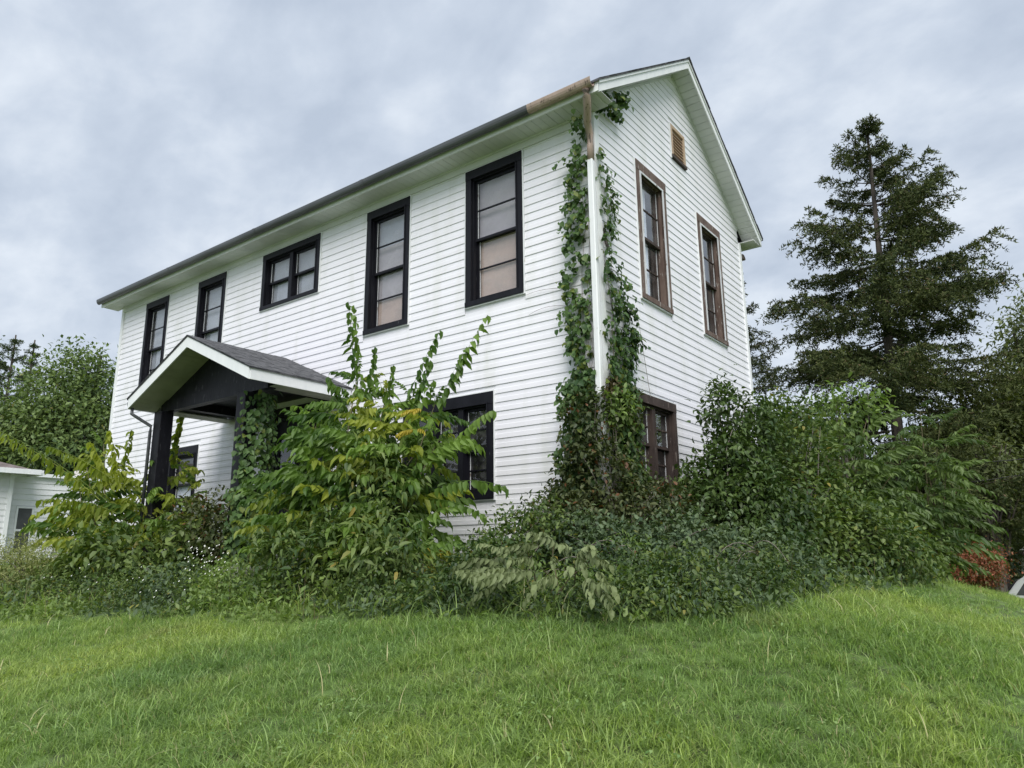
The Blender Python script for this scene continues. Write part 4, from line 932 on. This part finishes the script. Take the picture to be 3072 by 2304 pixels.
def tree(name,label,px,d,blobs,mat,n=1000,per=12,size=.16,tr=.2,spread=.3,**k):
    bl=[pb(*b) for b in blobs]; cx,cy=at(px,1500,'d',d)[:2]; b=np.array([cx,cy,gz(cx,cy)])
    t=thing(name,label,'tree',tuple(b)); zt=max(c[2] for c,r in bl)
    mb=MB(); mb.tube([tuple(b),(b[0]+.1,b[1],b[2]+(zt-b[2])*.5),(b[0],b[1],zt)],tr,8,tr*.25); mb.build('trunk',M['bark'],t)
    o,Cp=foliage(t,'crown',bl,n,per,size,M[mat],spread=spread,simple=True,shell=.5,**k)
    branches(t,(b[0],b[1],b[2]+(zt-b[2])*.3),Cp[rng.choice(len(Cp),26)],tr*.3,M['bark'],r1=.015,n=4); return t
tree('maple_tree','rounded broadleaf tree with light green crown left of the house',250,34,[(240,1130,34,70,80),(170,1200,34,100,90),(290,1190,34,75,90),(230,1290,34,150,90),(90,1280,34,100,70),(320,1330,34,90,90),(130,1370,34,160,60),(235,1060,34,30,40)],'tree_leaf',1900,13,.19,.25,.32)
spruce('dark conifer with a narrow pointed top at the far left edge behind the neighbour house',48,38,1005,2.1,'tree_dark',90,seed=21,tw=1.3,name='conifer_tree')
spruce('second slimmer dark conifer beside the far left one, left of the maple',105,40,1020,1.6,'tree_dark',80,seed=22,tw=1.2,name='conifer_tree')
tree('poplar_tree','dark tree far behind the neighbour house roof at the left edge',-160,42,[(-150,1150,42,120,140),(-150,1330,42,150,90)],'tree_dark',500,12,.22,.25,.34)
tree('ash_tree','pale green tree at the right edge behind the spruce',3130,30,[(3090,1010,30,60,80),(3170,980,30,90,120),(3060,1120,30,70,80),(3040,1220,30,60,60),(3180,1200,30,120,150)],'tree_pale',1100,12,.17,.22,.3)
tree('maple_tree','dark leafy tree right of the spruce above the red bush',2960,25,[(2900,1290,25,110,110),(2990,1240,25,90,100),(2840,1420,25,110,110),(2960,1420,25,130,110),(3060,1380,25,90,120),(2900,1540,25,130,80),(3040,1520,25,90,60)],'tree_mid',1700,12,.15,.25,.28)
tree('yew_tree','very dark tree at the right edge above the carport roof',3100,32,[(3060,1480,32,110,110),(3160,1450,32,120,130),(2990,1580,32,90,60),(3080,1590,32,110,45)],'tree_dark',800,12,.17,.25,.3)
tree('willow_tree','yellow green tree clump between the sumacs and the dark right edge tree',2960,23,[(2960,1370,23,60,45),(2940,1420,23,80,45),(3000,1440,23,60,40)],'tree_pale',260,12,.12,.15,.2)
tree('hawthorn_tree','dark green tree filling the gap behind the sumac bushes',2500,28,[(2400,1330,28,110,110),(2500,1450,28,140,100),(2650,1420,28,130,100),(2760,1520,28,120,90),(2340,1440,28,90,110)],'tree_mid',1000,12,.15,.2,.28)
# far woods masses behind everything
def woods(label,arc,d,h,mat,n):
    P=[]
    for i in range(n):
        px=rng.uniform(*arc); c=at(px,1600,'d',d+rng.uniform(-6,10)); g0=gz(c[0],c[1]); P.append((c[0],c[1],g0+h*rng.random()**.7*(1+.25*math.sin(px*.013)+.15*math.sin(px*.04))))
    P=np.array(P); Q=np.repeat(P,9,0)+rng.normal(size=(n*9,3))*.7; m_=len(Q); Q[:,2]=np.maximum(Q[:,2],ground(Q[:,0],Q[:,1])+.1)
    Ln=rng.uniform(.3,.6,m_); V,F=leaf_geo(Q,rdir(m_),rdir(m_),Ln,Ln*.7,simple=True); return tag(mesh_np('far_woods',V,F,None,M[mat]),label,kind='stuff')
woods('distant dark woods beyond the street on the right',(2150,4200),60,7,'tree_dark',3600)
woods('distant dark woods behind the neighbour house on the left',(-1500,420),70,6,'tree_dark',2600)
# ---------------------------------------------------------------- neighbour house on the left
NX=-19.8; ng=gz(NX,2)
nb=thing('neighbour_house','low white sided neighbour house with brown roof at the left edge','house',(-23,1,ng))
zt=float(at(150,1432,'x',NX)[2]); yl=float(at(38,1450,'x',NX+.5)[1])
wy0,wy1=float(at(55,1525,'x',NX)[1]),float(at(97,1525,'x',NX)[1]); wz1=float(at(75,1525,'x',NX)[2]); wz0=wz1-1.25
mb=MB(); mb.box(NX-5,NX-.02,yl,yl+8,ng-.3,zt); mb.box(NX-7,NX+.48,yl-9,yl-.02,ng-.3,zt+.05); mb.build('wall',M['neighbour_white'],nb)
z=ng+.1
while z<zt-.05:
    for s,e in spans(yl+.06,yl+8,z+.01,z+.16,[('w',wy0-.05,wy1+.05,wz0-.05,wz1+.05)]):
        mb=MB(); mb.prism([(0,0),(.024,0),(.004,.165),(0,.165)],s,e,lambda t,n_,q:(NX-.019+n_,t,z+q)); mb.build('siding_board',M['neighbour_white'],nb)
    mb=MB(); mb.prism([(0,0),(.024,0),(.004,.165),(0,.165)],yl-6,yl-.07,lambda t,n_,q:(NX+.481+n_,t,z+q)); mb.build('siding_board',M['neighbour_white'],nb)
    z+=.165
mb=MB(); mb.box(NX+.47,NX+.53,yl-.08,yl+.02,ng,zt-.02); mb.box(NX-.03,NX+.03,yl+.021,yl+.08,ng,zt-.02); mb.build('corner_post',M['trim_white'],nb)
mb=MB(); mb.box(NX-5.1,NX+.12,yl+.1,yl+8.1,zt-.02,zt+.08); mb.build('roof_edge',M['trim_white'],nb)
mb=MB(); e0=NX+.48+.45; yy=yl+.5; zz=zt+.06
rv=[(e0,yy,zz),(e0,yl-10,zz),(NX-7.5,yl-10,zz),(NX-7.5,yy,zz),(NX-3.2,yy-3.6,zz+1.35),(NX-3.2,yl-6,zz+1.35)]
mb.v=rv; mb.f=[[0,4,5,1],[0,3,4],[3,2,5,4],[1,5,2],[0,1,2,3]]; mb.build('roof',M['shingle_brown'],nb)
mb=MB(); mb.box(e0,e0+.1,yl-10,yy,zz-.11,zz+.03); mb.box(NX-5,e0,yy,yy+.1,zz-.11,zz+.03); mb.build('gutter',M['trim_white'],nb)
mb=MB(); mb.box(NX-.02,NX+.02,wy0-.05,wy0,wz0-.05,wz1+.05); mb.box(NX-.02,NX+.02,wy1,wy1+.05,wz0-.05,wz1+.05); mb.box(NX-.02,NX+.02,wy0,wy1,wz1,wz1+.05); mb.box(NX-.02,NX+.02,wy0,wy1,wz0-.05,wz0); mb.box(NX-.02,NX+.005,wy0,wy1,(wz0+wz1)/2-.03,(wz0+wz1)/2+.03); wn=mb.build('window',M['trim_white'],nb)
mb=MB(); mb.box(NX-.016,NX-.006,wy0,wy1,wz0,(wz0+wz1)/2-.031); mb.box(NX-.016,NX-.006,wy0,wy1,(wz0+wz1)/2+.031,wz1); mb.build('pane',M['screen_gray'],wn)
p=at(248,1410,'x',NX-1); mb=MB(); mb.box(p[0]-.3,p[0]+.1,p[1]-.12,p[1]+.12,zt,zt+.38); mb.build('chimney',M['pale_stucco'],nb)
# ---------------------------------------------------------------- right edge: carport and white car, wires
cp=at(3075,1700,'d',28); cg=gz(cp[0],cp[1]); zr=float(at(3060,1648,'d',28)[2])
cpt=thing('carport','pale carport with a flat white edged roof beyond the lawn','carport',(cp[0]+3,cp[1],cg))
e_=at(3020,1648,'d',28); mb=MB(); mb.box(e_[0],e_[0]+9,e_[1],e_[1]+6,zr-.02,zr+.07); mb.build('roof_edge',M['trim_white'],cpt)
mb=MB(); mb.box(e_[0]+.03,e_[0]+8.97,e_[1]+.03,e_[1]+5.97,zr-.2,zr-.021); mb.build('fascia',M['dark_wood'],cpt)
c_=at(3054,1690,'d',28.6); mb=MB(); mb.box(c_[0],c_[0]+.35,c_[1]+.1,c_[1]+.45,cg-.5,zr-.2); mb.build('column',M['pale_stucco'],cpt)
mb=MB(); mb.box(c_[0]+.6,c_[0]+8,c_[1]+1.5,c_[1]+1.7,cg-.5,zr-.2); mb.build('wall',M['pale_stucco'],cpt)
def car():
    lft=at(2996,1760,'d',24); x0=lft[0]; y0=lft[1]; zt_=float(at(3065,1716,'d',24.5)[2]); z0=zt_-1.62
    t=thing('parked_car','white hatchback car parked at the right edge beyond the lawn','car',(x0+2.1,y0+.9,z0))
    prof=[(0.02,.35),(0,.62),(.05,.92),(.12,1.0),(.42,1.40),(.62,1.54),(1.2,1.62),(2.3,1.60),(2.75,1.48),(3.3,1.08),(4.05,.95),(4.3,.80),(4.36,.5),(4.3,.3),(3.85,.26),(3.8,.5),(3.55,.68),(3.3,.5),(3.2,.26),(1.15,.24),(1.1,.5),(.85,.68),(.6,.5),(.5,.26),(.1,.28)]
    mb=MB(); mb.prism(prof,0,1.75,lambda s,a,q:(x0+a,y0+s,z0+q))
    body=mb.build('body',M['white_paint_car'],t,bevel=.02)
    for nm,pl in (('window',[(.36,1.04),(.62,1.42),(1.30,1.50),(1.30,1.04)]),('window',[(1.38,1.04),(1.38,1.50),(2.25,1.49),(2.3,1.04)]),('window',[(2.37,1.04),(2.34,1.48),(2.66,1.42),(3.05,1.06)])):
        for yy_ in (-.008,1.752):
            mb=MB(); mb.prism(pl,yy_,yy_+.006,lambda s,a,q:(x0+a,y0+s,z0+q)); mb.build(nm,M['screen_gray'],t)
    mb=MB(); mb.prism([(.10,1.02),(.40,1.40),(.385,1.41),(.085,1.03)],.2,1.55,lambda s,a,q:(x0+a-.012,y0+s,z0+q)); mb.build('rear_window',M['screen_gray'],t)
    for yy_ in (.02,1.5):
        mb=MB(); mb.box(x0-.03,x0+.1,y0+yy_,y0+yy_+.22,z0+.72,z0+.98); mb.build('tail_light',M['tail_red'],t)
    for xx in (.85,3.55):
        for yy_ in (.0,1.55):
            mb=MB(); mb.tube([(x0+xx,y0+yy_-.01,z0+.32),(x0+xx,y0+yy_+.2,z0+.32)],.32,18); wl=mb.build('wheel',M['rubber'],t)
            mb=MB(); mb.tube([(x0+xx,y0+yy_-.02,z0+.32),(x0+xx,y0+yy_+.21,z0+.32)],.2,12); mb.build('rim',M['alloy'],wl)
    for yy_ in (.25,1.5):
        mb=MB(); mb.tube([(x0+.6,y0+yy_,z0+1.57),(x0+.75,y0+yy_,z0+1.67),(x0+2.2,y0+yy_,z0+1.67),(x0+2.4,y0+yy_,z0+1.6)],.02,6); mb.build('roof_rail',M['rubber'],t)
    return t
car()
pp=at(3300,1600,'d',26); pg=gz(pp[0],pp[1]); pol=thing('utility_pole','wooden utility pole just beyond the right edge','pole',(pp[0],pp[1],pg))
mb=MB(); mb.tube([(pp[0],pp[1],pg-.3),(pp[0],pp[1],pg+8)],.14,10,.1); mb.build('pole',M['bark'],pol); mb=MB(); mb.box(pp[0]-1,pp[0]+1,pp[1]-.05,pp[1]+.05,pg+6.9,pg+7); mb.build('crossarm',M['bark'],pol)
for (a,b,da,lab) in (((2880,1378),(3072,1362),22,'upper thin dark utility wire crossing the trees at right'),((2920,1432),(3072,1408),22,'lower utility wire crossing the trees at right')):
    A=at(*a,'d',da); B=at(*b,'d',da); A=A-(B-A)*1.5; B2=B+(B-A)*.7; mb=MB(); mb.tube([tuple(A*(1-t)+B2*t+np.array([0,0,-.5*t*(1-t)])) for t in np.linspace(0,1,14)],.012,5); tag(mb.build('utility_wire',M['wire_black'],None),lab,'wire',group='utility wires')
# ---------------------------------------------------------------- lawn grass (instanced tufts, one stuff object)
def tuft(seed,nb,rad,hmin,hmax,wmin,wmax,lean):
    global rng
    old=rng; rng=np.random.default_rng(seed)
    a=rng.random(nb)*6.283; r=rad*np.sqrt(rng.random(nb)); P=np.stack([np.cos(a)*r,np.sin(a)*r,np.full(nb,-.01)],1)
    V,F=blades(P,rng.uniform(hmin,hmax,nb),rng.uniform(wmin,wmax,nb),rng.uniform(*lean,nb),3); rng=old
    me=bpy.data.meshes.new('grass_tuft'); me.from_pydata(V.tolist(),[],F.tolist()); me.materials.append(M['grass_blade'])
    return bpy.data.objects.new('grass_tuft',me)
tufts=[tuft(1,46,.10,.04,.09,.003,.006,(.3,1.2)),tuft(2,46,.10,.03,.08,.003,.006,(.4,1.5)),tuft(3,40,.09,.05,.12,.003,.0065,(.3,1.3)),tuft(4,34,.10,.03,.07,.0045,.009,(.8,1.7)),tuft(5,16,.07,.10,.19,.004,.007,(.3,1.2))]
def lawn(n,x0,x1,y0,y1,dmin,dmax,s0,s1):
    P=np.stack([rng.uniform(x0,x1,n),rng.uniform(y0,y1,n)],1); d=np.hypot(P[:,0]-CAM[0],P[:,1]-CAM[1])
    k=(d>=dmin)&(d<dmax)&~(in_bed(P[:,0],P[:,1])&(rng.random(n)<.8)); k&=~((P[:,0]<.1)&(P[:,0]>-HL-.1)&(P[:,1]>-.1)&(P[:,1]<HW+.1)); k&=~(abs(P[:,1]-37-.04*P[:,0])<3.7)
    P=P[k]; return P,rng.uniform(s0,s1,len(P))
cl=np.stack([rng.uniform(-9,9,260),rng.uniform(-9,1,260)],1); cl=cl[~in_bed(cl[:,0],cl[:,1])]
Pw=np.repeat(cl,46,0)+rng.normal(size=(len(cl)*46,2))*.10; n=len(Pw); Pw=np.c_[Pw,ground(Pw[:,0],Pw[:,1])+rng.uniform(.02,.085,n)]
Ln=rng.uniform(.014,.034,n); V,F=leaf_geo(Pw,rdir(n)*np.array([1,1,.3]),rdir(n)*.35+np.array([0,0,1.]),Ln,Ln*.6)
tag(mesh_np('lawn_clover',V,F,None,M['clover_leaf']),'small round clover and weed leaves in patches in the lawn',kind='stuff')
n=5200; Pb=np.stack([rng.uniform(-9,10,n),rng.uniform(-9,2,n)],1); Pb=Pb[~in_bed(Pb[:,0],Pb[:,1])]; n=len(Pb)
V,F=blades(np.c_[Pb,ground(Pb[:,0],Pb[:,1])],rng.uniform(.12,.26,n),rng.uniform(.004,.008,n),rng.uniform(.4,1.8,n),5)
tag(mesh_np('long_grass_blades',V,F,None,M['pale_blade']),'scattered longer pale blades standing out of the lawn',kind='stuff')
sets=[lawn(80000,-9,13,-13,1.5,0,9.5,.8,1.25),lawn(60000,-26,20,-14,16,9.5,22,.85,1.25),lawn(60000,-40,40,-14,60,22,70,1.3,2.0)]
LP=np.concatenate([s[0] for s in sets]); LS=np.concatenate([s[1] for s in sets])
ph=np.sin(LP[:,0]*1.7+np.sin(LP[:,1]*1.3))*np.sin(LP[:,1]*1.9+1)
LS*=1+.25*ph
me=bpy.data.meshes.new('grass'); me.vertices.add(len(LP)); me.vertices.foreach_set('co',np.c_[LP,ground(LP[:,0],LP[:,1])].astype(np.float32).ravel())
def attr(nm,tp,key,arr): a=me.attributes.new(nm,tp,'POINT'); a.data.foreach_set(key,arr.ravel())
R3=np.zeros((len(LP),3),np.float32); R3[:,2]=rng.random(len(LP))*6.283; R3[:,:2]=rng.normal(size=(len(LP),2))*.13
attr('rot','FLOAT_VECTOR','vector',R3); attr('scl','FLOAT','value',LS.astype(np.float32))
idx=rng.choice(5,len(LP),p=[.26,.25,.24,.15,.10]).astype(np.int32); attr('idx','INT','value',idx)
go=link('grass',me); tag(go,'green unmown lawn grass on the sloping yard',kind='stuff')
ng_=bpy.data.node_groups.new('grass_scatter','GeometryNodeTree'); ng_.interface.new_socket('Geometry',in_out='INPUT',socket_type='NodeSocketGeometry'); ng_.interface.new_socket('Geometry',in_out='OUTPUT',socket_type='NodeSocketGeometry')
gn=ng_.nodes; gl=ng_.links; gi=gn.new('NodeGroupInput'); gout=gn.new('NodeGroupOutput'); ip=gn.new('GeometryNodeInstanceOnPoints'); jn=gn.new('GeometryNodeJoinGeometry')
for t in reversed(tufts):
    oi=gn.new('GeometryNodeObjectInfo'); oi.inputs['Object'].default_value=t; gti=gn.new('GeometryNodeGeometryToInstance'); gl.new(oi.outputs['Geometry'],gti.inputs[0]); gl.new(gti.outputs[0],jn.inputs[0])
def na(nm,tp):
    x=gn.new('GeometryNodeInputNamedAttribute'); x.data_type=tp; x.inputs['Name'].default_value=nm; return x.outputs[0]
gl.new(gi.outputs[0],ip.inputs['Points']); gl.new(jn.outputs[0],ip.inputs['Instance']); ip.inputs['Pick Instance'].default_value=True
gl.new(na('idx','INT'),ip.inputs['Instance Index']); 
e2r=gn.new('FunctionNodeEulerToRotation'); gl.new(na('rot','FLOAT_VECTOR'),e2r.inputs[0]); gl.new(e2r.outputs[0],ip.inputs['Rotation'])
gl.new(na('scl','FLOAT'),ip.inputs['Scale']); gl.new(ip.outputs[0],gout.inputs[0])
md=go.modifiers.new('scatter','NODES'); md.node_group=ng_
